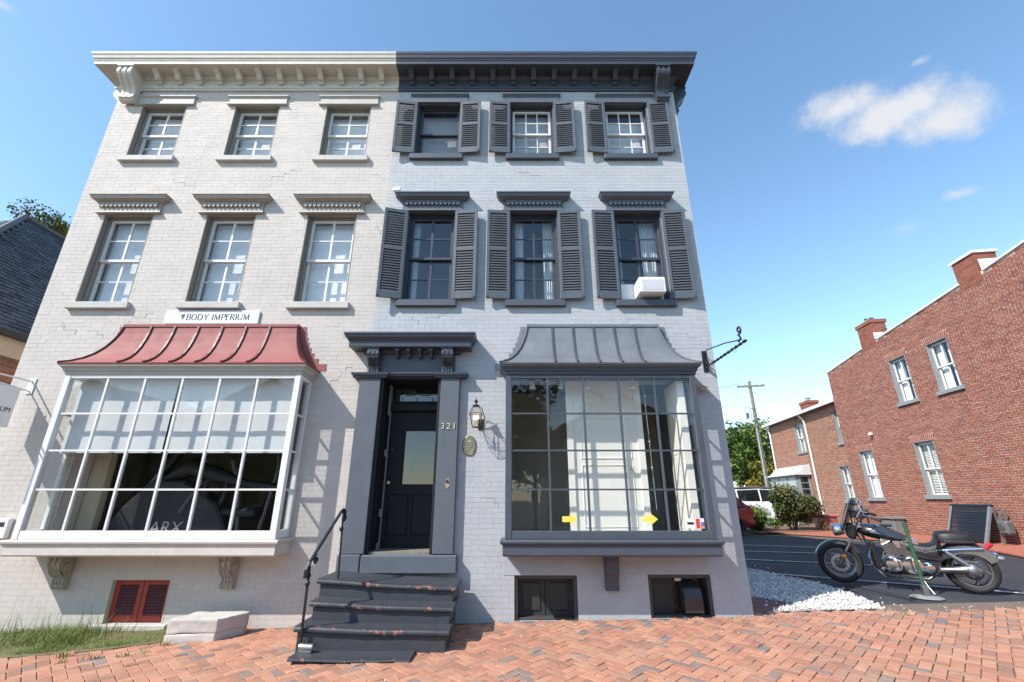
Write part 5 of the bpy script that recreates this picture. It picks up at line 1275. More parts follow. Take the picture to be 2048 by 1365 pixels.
# ------------------------------------------------------------------ slate roofed neighbour
NB = empty('slate_roofed_house', (-12.5, 4, -.2), label='brick house with dark slate hipped roof behind the white house', cat='house')
A = Vector((-14.0, 4.4, 9.1)); B_ = Vector((-14.0, 16, 9.1)); E1 = Vector((-11.1, .6, 5.0)); E2 = Vector((-11.1, 16, 5.0)); E0 = Vector((-17, .6, 5.0)); E3 = Vector((-17, 16, 5.0))
m = MB(); m.poly([E1, E2, B_, A]); m.poly([E0, E1, A]); m.poly([E3, E0, A, B_]); nroof = m.build('roof', mat('roof_felt', (.03, .03, .034), .9), NB, normals=False)
def slates(a, b, ta, tb, key, rowh=.17, wd=.26, count=300):
    """courses of slates on the plane with eave a-b and top ta-tb"""
    rg = random.Random(key); H_ = ((ta + tb) / 2 - (a + b) / 2).length; n = int(((ta - a).length) / rowh); its = []
    nr = (b - a).cross(ta - a).normalized()
    if nr.z < 0: nr = -nr
    for r_ in range(n):
        t0, t1 = r_ / n, min(1, (r_ + 1.35) / n); l0, r0 = a.lerp(ta, t0), b.lerp(tb, t0); l1, r1 = a.lerp(ta, t1), b.lerp(tb, t1)
        ln = (r0 - l0).length; k = int(ln / wd) + 1
        for i in range(k):
            u0 = (i + (.5 if r_ % 2 else 0)) / k; u1 = min(1, u0 + 1 / k * .96)
            if u0 >= 1: continue
            p = [l0.lerp(r0, u0) + nr * .03, l0.lerp(r0, u1) + nr * .03, l1.lerp(r1, u1) + nr * .004, l1.lerp(r1, u0) + nr * .004]
            its.append(((p[0] - CAM).length + (0 if in_frame((p[0] + p[2]) / 2) else 100), p))
    its.sort(key=lambda t: t[0]); big = MB()
    for i, (d_, p) in enumerate(its):
        j = nr * (rg.random() * .006); mb = MB() if i < count else big; mb.cur = rg.random()
        q = [v + j for v in p]; q2 = [v - nr * .012 for v in q]; I = [mb.av(v) for v in q + q2]
        for f in ((0, 1, 2, 3), (0, 4, 5, 1), (1, 5, 6, 2), (3, 2, 6, 7), (0, 3, 7, 4)): mb.face([I[c] for c in f])
        if i < count: mb.build('slate', SLATET, nroof, normals=False)
    o = big.build('slating', SLATET, nroof, normals=False); o['kind'] = 'stuff'
slates(E1, Vector((-11.1, 10, 5.0)), A, Vector((-14.0, 10, 9.1)), 5, count=220); slates(E0, E1, A - Vector((.02, 0, 0)), A, 6, count=60)
m = MB(); m.tube([E1 + Vector((0, 0, .05)), A + Vector((0, 0, .07))], .07, 6); m.tube([A + Vector((0, 0, .07)), B_ + Vector((0, 0, .07))], .07, 6); m.build('ridge_cap', SLATET, nroof)
m = MB(); m.box(-11.12, -10.98, .45, 16, 4.86, 4.99); m.box(-17, -10.98, .45, .58, 4.86, 4.99); m.build('gutter', BLK, NB); m = MB(); m.box(-16.5, -11.12, .6, 16, 4.45, 4.86); m.build('soffit', CEDAR, NB)
m = MB(); m.box(-16.4, -11.30, .8, 16, -.4, 4.45); m.build('wall', MORTAR, NB)
m = MB(); rg = random.Random(9)
for r_ in lay(.8, 12, 3.0, 4.44, [], course=.0705, blen=.214, joint=.01, seed=3):
    m.cur = rg.random(); m.box(-11.30, -11.29, r_[0], r_[1], r_[2], r_[3])
o = m.build('brickwork', MATS['orange_brick'], NB, normals=False); o['kind'] = 'stuff'

# ------------------------------------------------------------------ trees and shrubs
def tree(name, loc, h, rx, rz, zc, n, size, m, label, cat='tree', group=None, seed=1, trunk=.16, clumps=26, stems=1):
    rg = random.Random(seed); T = empty(name, loc, label=label, cat=cat, group=group); T['_local'] = 1
    cen = []
    for k in range(clumps):
        while True:
            p = Vector((rg.uniform(-1, 1), rg.uniform(-1, 1), rg.uniform(-1, 1)))
            if .25 < p.length < 1: break
        p *= (.55 + .45 * rg.random()) / max(p.length, .4) * p.length ** .4
        cen.append((Vector((p.x * rx, p.y * rx, zc + p.z * rz)), rg.uniform(.28, .48) * rx, rg.random()))
    mb = MB()
    for i in range(n):
        c, r_, tone = cen[rg.randrange(len(cen))]
        d = Vector((rg.gauss(0, 1), rg.gauss(0, 1), rg.gauss(0, .8))); d.normalize(); p = c + d * r_ * rg.random() ** .45
        if p.z < .05: continue
        mb.cur = min(1, max(0, tone * .55 + rg.random() * .45)); s = size * rg.uniform(.6, 1.3)
        e = Euler((rg.gauss(0, .7), rg.gauss(0, .7), rg.random() * 6.28)).to_matrix(); u = e @ Vector((s, 0, 0)); v = e @ Vector((0, s * .55, 0)); w_ = e @ Vector((0, 0, s * .18))
        mb.quad(p - u, p - v + w_, p + u, p + v + w_)
    mb.build('crown', m, T, normals=False)
    mb = MB()
    if stems == 1: mb.tube([(0, 0, -.1), (.02, .02, zc * .4), (0, .05, zc)], [trunk, trunk * .75, trunk * .35], 8)
    else:
        for k in range(stems): a = k * 2.4; mb.tube([(.08 * math.cos(a), .08 * math.sin(a), -.05), (.3 * rx * math.cos(a), .3 * rx * math.sin(a), zc * .7), (.5 * rx * math.cos(a), .5 * rx * math.sin(a), zc * 1.2)], [trunk, trunk * .7, trunk * .3], 6)
    for (c, r_, t_) in cen[:int(clumps * .6)]:
        b = Vector((0, 0, zc * (.45 + .35 * rg.random()))); mb.tube([b, (b + c) / 2 + Vector((0, 0, -.1 * r_)), c], [trunk * .45, trunk * .28, trunk * .1], 5)
    mb.build('trunk', BARK, T, smooth=True); return T
tree('maple_tree', (20.5, 34, .4), 8, 3.2, 3.0, 4.4, 8000, .17, LEAF, 'tall green tree behind the utility pole', group='trees beyond the car park', seed=3, clumps=34)
tree('maple_tree', (24.8, 40, .4), 9, 3.6, 3.6, 4.6, 7000, .19, LEAF, 'broad green tree rising over the far brick wing', group='trees beyond the car park', seed=4, clumps=34)
tree('maple_tree', (16.2, 36, .4), 7, 3.2, 2.8, 3.4, 7000, .18, LEAF, 'green tree seen past the grey house corner', group='trees beyond the car park', seed=5, clumps=34)
tree('yellowing_tree', (20.2, 31, .4), 5, 1.6, 1.7, 2.6, 3000, .13, LEAFA, 'small yellowing tree beside the utility pole', group='trees beyond the car park', seed=6)
tree('yellowing_tree', (-21.2, 11.3, 0), 13, 1.5, 1.1, 13.15, 3000, .075, LEAFA, 'yellow green treetop showing over the slate roof', group=None, seed=16, clumps=16)
tree('viburnum_bush', (12.1, 14.3, .24), 2, .98, .78, 1.02, 10000, .058, LEAFB, 'large green and red leaved bush by the brick path', 'bush', seed=7, trunk=.03, clumps=30, stems=6)
tree('hedge_plant', (10.75, 14.6, .21), 1, .85, .46, .46, 7000, .05, LEAF, 'low green hedge plant between red car and bush', 'hedge', seed=8, trunk=.02, clumps=22, stems=4)
# across the street, out of view: reflected trees, house row added to darken reflections
tree('street_tree', (1.2, -19, -.1), 8, 2.8, 2.6, 4.8, 5000, .17, LEAF, 'street tree opposite, mirrored in the dark bay glass', group='street trees opposite', seed=12)
tree('street_tree', (-13.5, -17, -.1), 6, 2.0, 1.9, 3.4, 4000, .14, LEAF, 'street tree opposite, mirrored in the white bay glass', group='street trees opposite', seed=13)
for k_, (x0_, x1_, ht, colr, lab) in enumerate(((-33, -21.5, 6.2, (.15, .07, .055), 'red brick house added opposite, darkening reflections at the far end of the white bay'), (-20.5, -10.5, 6.4, (.10, .085, .07), 'brown house added opposite, darkening reflections in the white bay glass'), (2.2, 12, 5.2, (.09, .085, .08), 'dark gabled house opposite, mirrored in the dark bay glass'), (13, 24, 6.6, (.16, .08, .06), 'red brick house added opposite, unseen, farthest along the street'))):
    OH = empty('unseen_house', ((x0_ + x1_) / 2, -24, 0), label=lab, cat='house', group='houses across the street')
    wm = mat('opposite_wall%d' % k_, colr, .9); m = MB(); m.box(x0_, x1_, -31, -23, -.5, ht); m.build('wall', wm, OH)
    m = MB(); m.prism([(x0_ - .4, ht), (x1_ + .4, ht), ((x0_ + x1_) / 2, ht + 2.6)], -31.3, -22.6, 'y'); m.build('roof', mat('opposite_roof', (.05, .05, .055), .9), OH)
    for z_ in (1.2, 4.0):
        for q in range(3):
            xc = x0_ + (x1_ - x0_) * (q + .5) / 3; bx('window', CARGL, OH, xc - .45, xc + .45, -22.99, -22.97, z_, z_ + 1.5); bx('window_frame', WHITE, OH, xc - .55, xc + .55, -22.995, -22.985, z_ - .1, z_ + 1.6)
tree('street_tree', (-18, -18.5, -.1), 8, 2.9, 2.6, 4.6, 4000, .17, LEAF, 'street tree opposite, mirrored at the far end of the white bay', group='street trees opposite', seed=14)
tree('street_tree', (5.5, -20, -.1), 8, 2.6, 2.6, 4.4, 4000, .17, LEAF, 'street tree opposite, mirrored in the middle of the dark bay', group='street trees opposite', seed=15)

# ------------------------------------------------------------------ utility pole and wires
UP = empty('utility_pole', (18.3, 27.3, .37), label='weathered wooden utility pole with crossarm and wires', cat='pole')
m = MB(); m.tube([(18.3, 27.3, .2), (18.3, 27.3, 10.1)], [.17, .11], 10); m.build('shaft', POLEW, UP, smooth=True)
m = MB(); m.M = Matrix.Translation((18.3, 27.3, 0)) @ Matrix.Rotation(R(-14), 4, 'Z'); m.box(-.95, 1.0, -.16, -.07, 9.62, 9.76); m.build('crossarm', POLEW, UP)
m = MB(); m.M = Matrix.Translation((18.3, 27.3, 0)) @ Matrix.Rotation(R(-14), 4, 'Z')
for x in (-.85, -.4, .45, .9): m.lathe([(.03, 9.76), (.055, 9.80), (.05, 9.90), (.02, 9.94)], 8, (x, -.11, 0))
m.build('insulator', mat('porcelain', (.55, .55, .54), .3), UP, smooth=True)
m = MB(); m.tube([(18.3, 27.15, 7.9), (17.5, 27.0, 8.05), (17.45, 27.0, 7.2), (18.3, 27.15, 7.0)], .022, 5); m.tube([(17.9, 27.1, 7.97), (17.95, 27.1, 7.1)], .02, 5); m.lathe([(.09, 7.2), (.09, 7.6)], 8, (17.6, 27.0, 0)); m.build('switch_gear', mat('dark_gear', (.06, .06, .06), .6), UP)
m = MB(); m.tube([(18.18, 27.15, .4), (18.16, 27.15, 6.5)], .035, 6); m.build('conduit', mat('pole_conduit', (.42, .43, .43), .6), UP)
def wire(a, b, sag, lab, r_=.014):
    a, b = Vector(a), Vector(b); pts = [a.lerp(b, t / 14) - Vector((0, 0, sag * 4 * (t / 14) * (1 - t / 14))) for t in range(15)]
    m = MB(); m.tube(pts, r_, 5); tag(m.build('overhead_wire', BLK, None, smooth=True), lab, 'wire', 'wires on the utility pole')
wire((17.5, 27.1, 9.9), (4, 30, 9.4), .7, 'topmost overhead wire running from the crossarm'); wire((18.3, 27.1, 7.4), (2, 24, 5.0), .6, 'overhead wire dropping steeply behind the grey house'); wire((18.3, 27.1, 6.6), (-2, 29, 6.0), .4, 'low overhead cable crossing in front of the trees', .03)
wire((18.3, 27.2, 7.6), (17.6, 21.0, 5.9), .15, 'short service wire from the pole to the brick wing')

# ------------------------------------------------------------------ vehicles
def car(name, loc, rz, label, paint, sec, cab, wheels, wr, group='parked vehicles', rack=False, lampm=REDLENS):
    C = empty(name, loc, rz, label, 'car' if not rack else 'suv', group, local=True)
    m = MB(); rings = []
    for (x, hw, z0, z1) in sec:
        zt = z1; rings.append([(x, -hw * .9, z0), (x, -hw, z0 + .14), (x, -hw, (z0 + zt) / 2), (x, -hw * .96, zt - .08), (x, -hw * .86, zt), (x, hw * .86, zt), (x, hw * .96, zt - .08), (x, hw, (z0 + zt) / 2), (x, hw, z0 + .14), (x, hw * .9, z0)])
    m.ring_loft(rings); m.build('body', paint, C, smooth=True, ang=.9)
    m = MB(); rings = []
    for (x, hw, z0, hw2, z1) in cab: rings.append([(x, -hw, z0), (x, -hw2, z1), (x, hw2, z1), (x, hw, z0)])
    m.ring_loft(rings); m.build('window_glass', CARGL, C)
    m = MB(); top = [c for c in cab if c[4] > max(q[4] for q in cab) - .12]
    rings = [[(x, -hw2 - .01, z1 - .02), (x, -hw2 + .06, z1 + .03), (x, hw2 - .06, z1 + .03), (x, hw2 + .01, z1 - .02)] for (x, hw, z0, hw2, z1) in top]; m.ring_loft(rings); m.build('roof', paint, C, smooth=True, ang=.9)
    for (x, hw, z0, hw2, z1), t in zip(cab, range(9)):
        for s in (-1, 1): m = MB(); m.tube([(x, s * (hw + .01), z0), (x, s * (hw2 + .01), z1)], .045, 6); m.build('pillar', paint, C)
    for x in wheels:
        for s in (-1, 1):
            y = s * (max(q[1] for q in sec) - .1)
            m = MB(); m.lathe([(wr * .62, -.1), (wr * .97, -.1), (wr, -.07), (wr, .07), (wr * .97, .1), (wr * .62, .1)], 20, (x, y, wr), 'y'); wv = m.build('tyre', RUBBER, C, smooth=True)
            m = MB(); m.lathe([(.04, s * .085), (wr * .3, s * .07), (wr * .6, s * .095), (wr * .63, s * .05)], 16, (x, y, wr), 'y'); m.build('rim', STEEL, C, smooth=True)
    xr = sec[0][0]; hw = sec[1][1]
    for s in (-1, 1):
        m = MB(); m.box(xr + .02, xr + .24, min(s * hw * .80, s * hw * 1.006), max(s * hw * .80, s * hw * 1.006), sec[1][3] - .32, sec[1][3] - .06); m.build('tail_light', lampm, C, bevel=.03)
        m = MB(); xf = sec[-1][0]; m.box(xf - .25, xf - .02, min(s * hw * .55, s * hw * .88), max(s * hw * .55, s * hw * .88), .62, .78); m.build('headlight', CHROME, C, bevel=.03)
    m = MB(); m.box(xr - .05, xr + .1, -hw * .92, hw * .92, .32, .52); m.build('bumper', paint, C, bevel=.05)
    if rack:
        for s in (-.55, .55): m = MB(); m.tube([(cab[0][0] + .4, s, cab[1][4] + .10), (cab[-1][0] - .8, s, cab[1][4] + .10)], .03, 6); m.build('roof_rail', BLK, C)
        for x in (.9, 2.2): m = MB(); m.box(x, x + .07, -.7, .7, cab[1][4] + .11, cab[1][4] + .16); m.build('crossbar', BLK, C)
        m = MB(); m.box(.8, 2.7, -.5, .5, cab[1][4] + .16, cab[1][4] + .22); m.build('ladder_rack', GREYM, C)
    return C
car('red_car', (9.72, 13.55, .18), R(180), 'shiny dark red hatchback parked past the grey house corner', REDCAR,
    [(-.02, .70, .38, .88), (.08, .84, .28, 1.02), (.6, .88, .22, 1.02), (2.6, .88, .22, .98), (3.6, .86, .22, .86), (4.15, .78, .26, .74), (4.3, .6, .36, .6)],
    [(.12, .78, 1.0, .60, 1.06), (.55, .80, 1.0, .62, 1.44), (1.5, .80, 1.0, .63, 1.49), (2.4, .80, .98, .60, 1.42), (3.15, .78, .93, .62, .98)], (.75, 3.35), .31)
car('white_suv', (13.7, 24.0, .3), R(0), 'white utility vehicle with roof rack behind the bushes', WCAR,
    [(-.02, .74, .42, 1.0), (.08, .90, .34, 1.12), (.6, .92, .28, 1.12), (3.2, .92, .28, 1.10), (4.2, .90, .3, 1.0), (4.6, .80, .36, .86)],
    [(.06, .84, 1.1, .70, 1.14), (.38, .86, 1.1, .72, 1.74), (1.8, .86, 1.1, .74, 1.80), (2.9, .86, 1.1, .72, 1.74), (3.6, .84, 1.05, .70, 1.1)], (.85, 3.7), .36, rack=True)
# garden fence posts by the van
GF = empty('garden_fence', (13.2, 19.5, .3), label='white rail fence with turned post behind the bush', cat='fence')
bx('rail', WHITE, GF, 11.6, 14.2, 19.48, 19.53, .95, 1.06); bx('rail', WHITE, GF, 11.6, 14.2, 19.48, 19.53, .55, .66)
for x in (11.65, 12.6, 13.6): bx('post', WHITE, GF, x - .06, x + .06, 19.44, 19.56, .2, 1.25); m = MB(); m.lathe([(.05, 1.25), (.07, 1.29), (.05, 1.36), (.01, 1.40)], 8, (x, 19.5, 0)); m.build('finial', WHITE, GF, smooth=True)

# sign post without its plate
SP = empty('sign_post', (6.12, .85, .12), label='bare green metal post on a round concrete foot before the motorcycle', cat='post')
m = MB(); m.lathe([(.205, .0), (.19, .010), (.10, .022), (.0, .026)], 24, (6.12, .85, .118)); m.build('foot', CONC, SP, smooth=True)
m = MB(); m.M = Matrix.Translation((6.12, .85, .14)) @ Euler((R(-2), R(-1.5), R(25))).to_matrix().to_4x4()
m.prism([(-.033, 0), (-.018, 0), (-.012, -.03), (.012, -.03), (.018, 0), (.033, 0), (.033, .006), (.022, .006), (.014, -.024), (-.014, -.024), (-.022, .006), (-.033, .006)], .0, 1.02); m.build('post', GREENP, SP)
m = MB(); m.M = Matrix.Translation((6.12, .85, .14)); m.box(-.04, .04, -.035, .03, 0, .13); m.build('sleeve', STEEL, SP, bevel=.006)
# ------------------------------------------------------------------ motorcycle (local x forward, y to its left)
MC = empty('motorcycle', (7.12, 1.10, .128), R(146.5), 'graphite and chrome cruiser motorcycle parked on its stand', 'motorcycle', local=True)
MC.rotation_euler = (R(-4.5), 0, R(146.5))
def mc(b, name, m, smooth=True, parent=MC, **k): return b.build(name, m, parent, smooth=smooth, **k)
def wheel(x, wd, R_=.33):
    b = MB(); r = R_; h = wd / 2
    b.lathe([(r - .095, -h * .7), (r - .06, -h), (r - .03, -h * .93), (r - .008, -h * .55), (r, 0), (r - .008, h * .55), (r - .03, h * .93), (r - .06, h), (r - .095, h * .7), (r - .095, -h * .7)], 36, (x, 0, R_), 'y', cap=False)
    t = mc(b, 'tyre', RUBBER)
    b = MB(); b.lathe([(r - .095, -h * .75), (r - .115, -h * .72), (r - .125, -h * .3), (r - .125, h * .3), (r - .115, h * .72), (r - .095, h * .75), (r - .09, 0)], 32, (x, 0, R_), 'y', cap=False); mc(b, 'rim', ALU, parent=t)
    for k in range(5):
        a = k * 2 * math.pi / 5 + .3; b = MB(); pts = []
        for s in range(6):
            q = a + .55 * s / 5; rr = .05 + (r - .12 - .05) * s / 5; pts.append((x + rr * math.cos(q), .018, R_ + rr * math.sin(q)))
        b.tube(pts, [.03, .026, .022, .022, .024, .03], 6); mc(b, 'spoke', ALU, parent=t)
    b = MB(); b.lathe([(.02, -.09), (.055, -.085), (.06, 0), (.055, .085), (.02, .09)], 16, (x, 0, R_), 'y'); mc(b, 'hub', ALU, parent=t)
    b = MB(); b.lathe([(.09, .075), (.135, .075), (.135, .080), (.09, .080), (.09, .075)], 24, (x, 0, R_), 'y', cap=False); mc(b, 'brake_disc', STEEL, parent=t)
wheel(0, .19); wheel(1.67, .14)
# fork
for s in (-1, 1):
    b = MB(); b.tube([(1.685, s * .105, .31), (1.55, s * .105, .54)], [.033, .031], 10); mc(b, 'fork_slider', ALU)
    b = MB(); b.tube([(1.55, s * .105, .54), (1.30, s * .105, .97)], .022, 10); mc(b, 'fork_tube', CHROME)
    b = MB(); b.lathe([(.0, -.05), (.032, -.03), (.036, .0), (.03, .03), (.0, .04)], 10, (1.60, s * .20, .46), 'x'); mc(b, 'indicator', AMBER)
    b = MB(); b.tube([(1.57, s * .11, .50), (1.60, s * .2, .46)], .01, 6); mc(b, 'indicator_arm', CHROME)
b = MB(); b.box(1.33, 1.44, -.15, .15, .74, .78); b.box(1.27, 1.36, -.15, .15, .91, .95); mc(b, 'fork_clamp', CHROME, False, bevel=.01)
def arcshell(name, cx, cz, r, a0, a1, hw, m, th=.012, drop=.06, n=18, taper=0):
    b = MB(); rings = []
    for i in range(n + 1):
        t = i / n; a = R(a0 + (a1 - a0) * t); k = 1 - taper * abs(t - .45) * 1.2; c, s = math.cos(a), math.sin(a)
        P = lambda y, rr: (cx + rr * c, y, cz + rr * s)
        w_ = hw * k; d_ = drop * k
        rings.append([P(-w_, r - d_), P(-w_ * .92, r - d_ * .25), P(-w_ * .55, r), P(0, r + .012), P(w_ * .55, r), P(w_ * .92, r - d_ * .25), P(w_, r - d_), P(w_ - th, r - d_), P(w_ * .5, r - th), P(0, r - th), P(-w_ * .5, r - th), P(-w_ + th, r - d_)])
    b.ring_loft(rings); return mc(b, name, m)
arcshell('front_fender', 1.67, .33, .36, 22, 150, .085, BIKEG, taper=.5)
arcshell('rear_fender', .02, .31, .415, 38, 152, .135, BIKES, drop=.15, taper=.2)
# headlight
b = MB(); b.M = Matrix.Translation((1.60, 0, .86)) @ Matrix.Rotation(R(8), 4, 'Y'); b.lathe([(.0, -.15), (.045, -.135), (.085, -.06), (.098, .02), (.098, .07), (.09, .085)], 20, (0, 0, 0), 'x'); mc(b, 'headlight', CHROME)
b = MB(); b.M = Matrix.Translation((1.60, 0, .86)) @ Matrix.Rotation(R(8), 4, 'Y'); b.lathe([(.09, .082), (.06, .10), (.0, .105)], 20, (0, 0, 0), 'x'); mc(b, 'headlight_lens', GLASSD)
# windscreen
b = MB(); rings = []
for i in range(9):
    t = i / 8; hw = .24 + .03 * math.sin(t * 3) - .12 * max(0, t - .7) / .3; x = 1.58 - .20 * t - .05 * t * t; z = .88 + .50 * t
    rings.append([(x - .10 * (y / .27) ** 2, y * hw / .27, z) for y in [-.27 + .054 * k for k in range(11)]])
b.ring_loft(rings, False, False); mc(b, 'windscreen', glass('tinted_screen', (.30, .31, .32), 1.5))
for s in (-1, 1): b = MB(); b.tube([(1.50, s * .12, .80), (1.52, s * .13, .95), (1.40, s * .14, 1.26)], .011, 6); mc(b, 'screen_strut', CHROME)
b = MB(); P5 = [(1.38, .72), (1.50, .76), (1.50, .92), (1.40, .98), (1.33, .86)]; b.prism(P5, -.20, -.13, 'y'); mc(b, 'wind_lower', LEATHER, False, bevel=.03); b = MB(); b.prism(P5, .13, .20, 'y'); mc(b, 'wind_lower', LEATHER, False, bevel=.03)
# bars, grips, mirrors
b = MB(); b.tube([(1.02, -.42, 1.07), (1.10, -.38, 1.10), (1.22, -.28, 1.13), (1.28, -.1, 1.06), (1.28, .1, 1.06), (1.22, .28, 1.13), (1.10, .38, 1.10), (1.02, .42, 1.07)], .0135, 8); mc(b, 'handlebar', CHROME)
for s in (-1, 1):
    b = MB(); b.tube([(1.12, s * .37, 1.10), (.99, s * .435, 1.06)], .021, 10); mc(b, 'grip', RUBBER)
    b = MB(); b.tube([(1.13, s * .34, 1.12), (1.16, s * .36, 1.11), (1.07, s * .45, 1.08)], .007, 6); mc(b, 'lever', CHROME)
    b = MB(); b.tube([(1.20, s * .31, 1.13), (1.22, s * .34, 1.27)], .006, 6); mc(b, 'mirror_stem', CHROME)
    b = MB(); b.M = Matrix.Translation((1.20, s * .38, 1.30)); b.lathe([(.0, .02), (.05, .014), (.065, 0), (.06, -.008), (.0, -.008)], 14, (0, 0, 0), 'x'); mc(b, 'mirror', CHROME)
    b = MB(); b.tube([(1.28, s * .06, .95), (1.29, s * .06, 1.06)], .017, 8); mc(b, 'riser', CHROME)
    b = MB(); b.tube([(1.18, s * .33, 1.11), (1.32, s * .28, 1.0), (1.36, s * .16, .86), (1.30, s * .1, .7)], .008, 6); mc(b, 'cable', BLK)
# tank, seat, side cover
b = MB(); rings = []
for (x, hw, zc, hh) in ((1.35, .03, .86, .04), (1.30, .10, .86, .09), (1.2, .15, .85, .125), (1.08, .185, .83, .14), (.95, .18, .80, .135), (.82, .15, .765, .115), (.72, .11, .735, .085), (.64, .05, .715, .05)):
    rings.append([(x, hw * math.cos(q) * (1.0 if math.sin(q) > -.2 else .8), zc + hh * math.sin(q) * (1 if math.sin(q) > 0 else .75)) for q in [k * math.pi / 8 for k in range(16)]])
b.ring_loft(rings); mc(b, 'fuel_tank', BIKEG)
b = MB(); b.lathe([(.06, .935), (.055, .955), (.03, .962), (.0, .962)], 14, (1.05, 0, 0)); mc(b, 'filler_cap', CHROME); b = MB(); b.box(.84, 1.18, -.03, .03, .925, .965); mc(b, 'tank_console', BLACKP, False, bevel=.012)
def pad(name, secs, m=LEATHER):
    b = MB(); rings = []
    for (x, hw, z0, z1) in secs: rings.append([(x, -hw, z0), (x, -hw, z1 - .04), (x, -hw * .8, z1 - .008), (x, 0, z1), (x, hw * .8, z1 - .008), (x, hw, z1 - .04), (x, hw, z0), (x, 0, z0 - .005)])
    b.ring_loft(rings); return mc(b, name, m, ang=1.0)
pad('rider_seat', [(.82, .09, .66, .73), (.70, .14, .58, .71), (.58, .18, .54, .68), (.46, .20, .53, .675), (.38, .20, .53, .70), (.33, .19, .54, .78), (.30, .16, .58, .82)])
pad('pillion_seat', [(.34, .11, .72, .83), (.29, .155, .715, .875), (.15, .165, .72, .885), (-.02, .16, .725, .88), (-.14, .13, .73, .85), (-.19, .06, .735, .80)])
b = MB()
for k in range(13): b.lathe([(.0, .004), (.007, .002), (.008, 0)], 8, (-.12 + .03 * k, .166 - .02 * max(0, 2 - k), .75), 'y')
for k in range(10): b.lathe([(.0, .006), (.008, .003), (.009, 0)], 8, (.66 - .036 * k,   .185 + .017 * min(1, k / 5), .575 + .009 * abs(k - 4)), 'y')
mc(b, 'stud', CHROME)
b = MB(); b.prism([(.74, .66), (.34, .62), (.22, .50), (.36, .44), (.62, .48)], .10, .16, 'y'); b.prism([(.74, .66), (.34, .62), (.22, .50), (.36, .44), (.62, .48)], -.16, -.10, 'y'); mc(b, 'side_cover', BIKEG, False, bevel=.025, segs=2)
# frame tubes
for s in (-1, 1):
    b = MB(); b.tube([(1.30, s * .04, .86), (1.22, s * .10, .62), (1.10, s * .13, .26), (1.02, s * .14, .19), (.55, s * .15, .18), (.38, s * .14, .30), (.34, s * .12, .58)], .02, 8); mc(b, 'frame_tube', BLACKP)
    b = MB(); b.tube([(.40, s * .13, .60), (.22, s * .14, .62), (-.18, s * .14, .66)], [.022, .026, .016], 8); mc(b, 'fender_rail', CHROME)
    b = MB(); b.tube([(.27, s * .155, .60), (.03, s * .155, .40)], .030, 12); mc(b, 'shock_cover', CHROME)
    b = MB(); b.tube([(.40, s * .11, .30), (0, s * .12, .33)], [.035, .03], 8); mc(b, 'swingarm', BLACKP if s < 0 else ALU)
    b = MB(); b.lathe([(.0, -.05), (.035, -.03), (.04, 0), (.035, .03), (.0, .04)], 10, (-.34, s * .17, .54), 'x'); mc(b, 'rear_indicator', CHROME); b = MB(); b.tube([(-.30, s * .06, .56), (-.34, s * .17, .54)], .009, 6); mc(b, 'rear_indicator_arm', CHROME)
    b = MB(); b.tube([(.86, s * .14, .22), (.86, s * .30, .21)], .018, 8); mc(b, 'foot_peg', RUBBER)
b = MB(); b.box(1.13, 1.21, -.15, .15, .3, .68); mc(b, 'radiator', BLK, False, bevel=.01)
b = MB(); b.M = Matrix.Translation((-.245, 0, .665)) @ Matrix.Rotation(R(-48), 4, 'Y'); b.box(-.03, .03, -.075, .075, -.10, .09); mc(b, 'tail_light', REDLENS, False, bevel=.02, segs=2)
b = MB(); b.box(.14, .20, .125, .135, .50, .535); mc(b, 'reflector', REDLENS, False, bevel=.004)
b = MB(); b.lathe([(.0, .205), (.05, .20), (.10, .17), (.125, .12), (.125, .09), (.03, .085)], 22, (0, 0, .33), 'y'); b.tube([(.06, .14, .35), (.22, .13, .335), (.38, .13, .32)], [.07, .045, .05], 10); mc(b, 'final_drive', ALU)
for k in range(5): q = k * 1.256; b = MB(); b.lathe([(.0, .19), (.013, .188), (.013, .17)], 8, (.07 * math.cos(q), 0, .33 + .07 * math.sin(q)), 'y'); mc(b, 'bolt', STEEL)
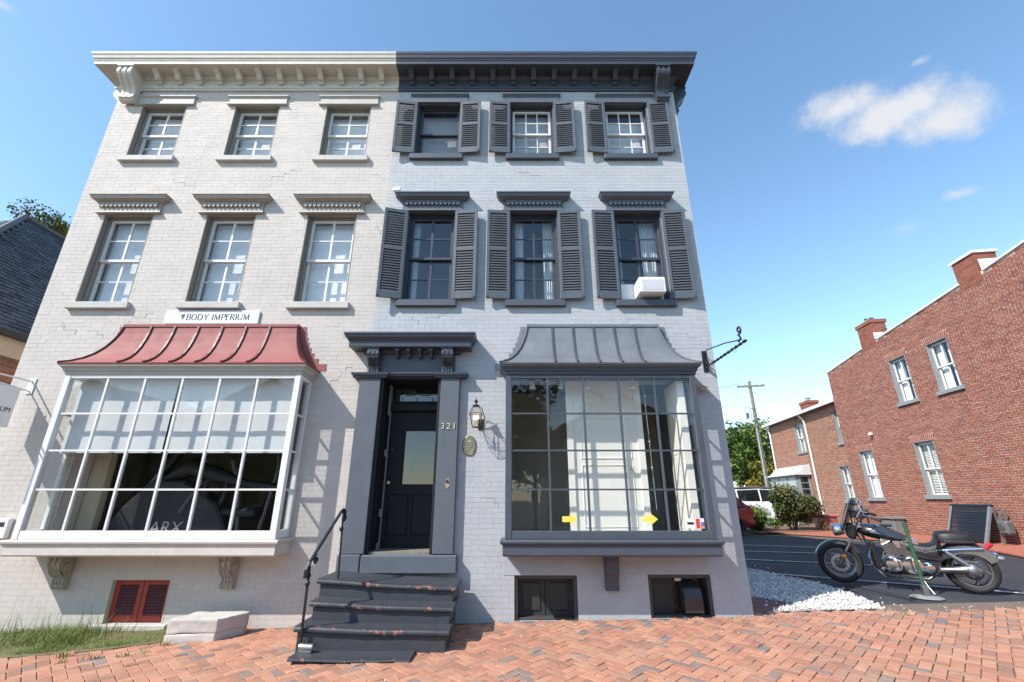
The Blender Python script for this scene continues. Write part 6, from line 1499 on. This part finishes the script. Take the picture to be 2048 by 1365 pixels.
# engine
b = MB(); b.prism([(1.08, .28), (1.10, .40), (.98, .50), (.60, .50), (.46, .44), (.46, .24), (.98, .22)], -.13, .13, 'y'); mc(b, 'crankcase', BLACKP, False, bevel=.03, segs=2)
for (x, z, r_) in ((.94, .37, .115), (.70, .36, .135), (.52, .35, .085)):
    b = MB(); b.lathe([(r_, .12), (r_, .165), (r_ * .92, .185), (r_ * .55, .195), (.0, .195)], 24, (x, 0, z), 'y'); mc(b, 'engine_cover', CHROME)
for k in range(6): b = MB(); q = k * 1.047; b.lathe([(.0, .185), (.01, .183), (.01, .165)], 8, (.70 + .12 * math.cos(q), 0, .36 + .12 * math.sin(q)), 'y'); mc(b, 'cover_bolt', STEEL)
b = MB(); b.box(.36, .56, -.13, .14, .22, .46); mc(b, 'gearbox', BLACKP, False, bevel=.02)
for (ang, x0) in ((27, .86), (-27, .76)):
    Mx = Matrix.Translation((x0, 0, .46)) @ Matrix.Rotation(R(ang), 4, 'Y')
    for k in range(10):
        b = MB(); b.M = Mx; z = .03 + .021 * k; w_ = .098 - .001 * k; b.box(-w_, w_, -.115, .125, z, z + .010); mc(b, 'cooling_fin', STEEL, False)
    b = MB(); b.M = Mx; b.box(-.07, .07, -.085, .085, 0, .245); mc(b, 'cylinder', BLACKP, False, bevel=.01)
    b = MB(); b.M = Mx; b.prism([(-.085, .245), (.085, .245), (.09, .29), (.055, .335), (-.055, .335), (-.09, .29)], -.10, .10, 'y'); mc(b, 'cylinder_head', CHROME, False, bevel=.015, segs=2)
b = MB(); b.lathe([(.0, .10), (.09, .095), (.10, .06), (.10, .0)], 20, (.80, 0, .70), 'y'); mc(b, 'air_cleaner', CHROME)
for z in (.30, .40): b = MB(); b.tube([(1.0, -.16, .5 if z > .35 else .42), (1.06, -.19, .32), (.95, -.2, z - .06), (.4, -.22, z - .04), (-.15, -.23, z - .03)], [.025, .03, .03, .042, .045], 10); mc(b, 'exhaust_pipe', CHROME)
b = MB(); b.tube([(.64, .16, .22), (.60, .24, .10), (.55, .30, .005), (.50, .32, -.002)], .012, 8); b.box(.47, .56, .29, .35, -.004, .006); mc(b, 'side_stand', STEEL)
b = MB(); b.tube([(.98, .17, .28), (1.08, .20, .32), (1.12, .2, .30)], .009, 6); b.tube([(1.10, .17, .30), (1.10, .25, .30)], .014, 8); mc(b, 'shift_lever', CHROME)
b = MB()
for s in (1,): b.tube([(1.20, .13, .60), (1.26, .30, .50), (1.22, .33, .34), (1.10, .26, .20), (1.03, .15, .20)], .014, 8)
mc(b, 'engine_guard', CHROME)
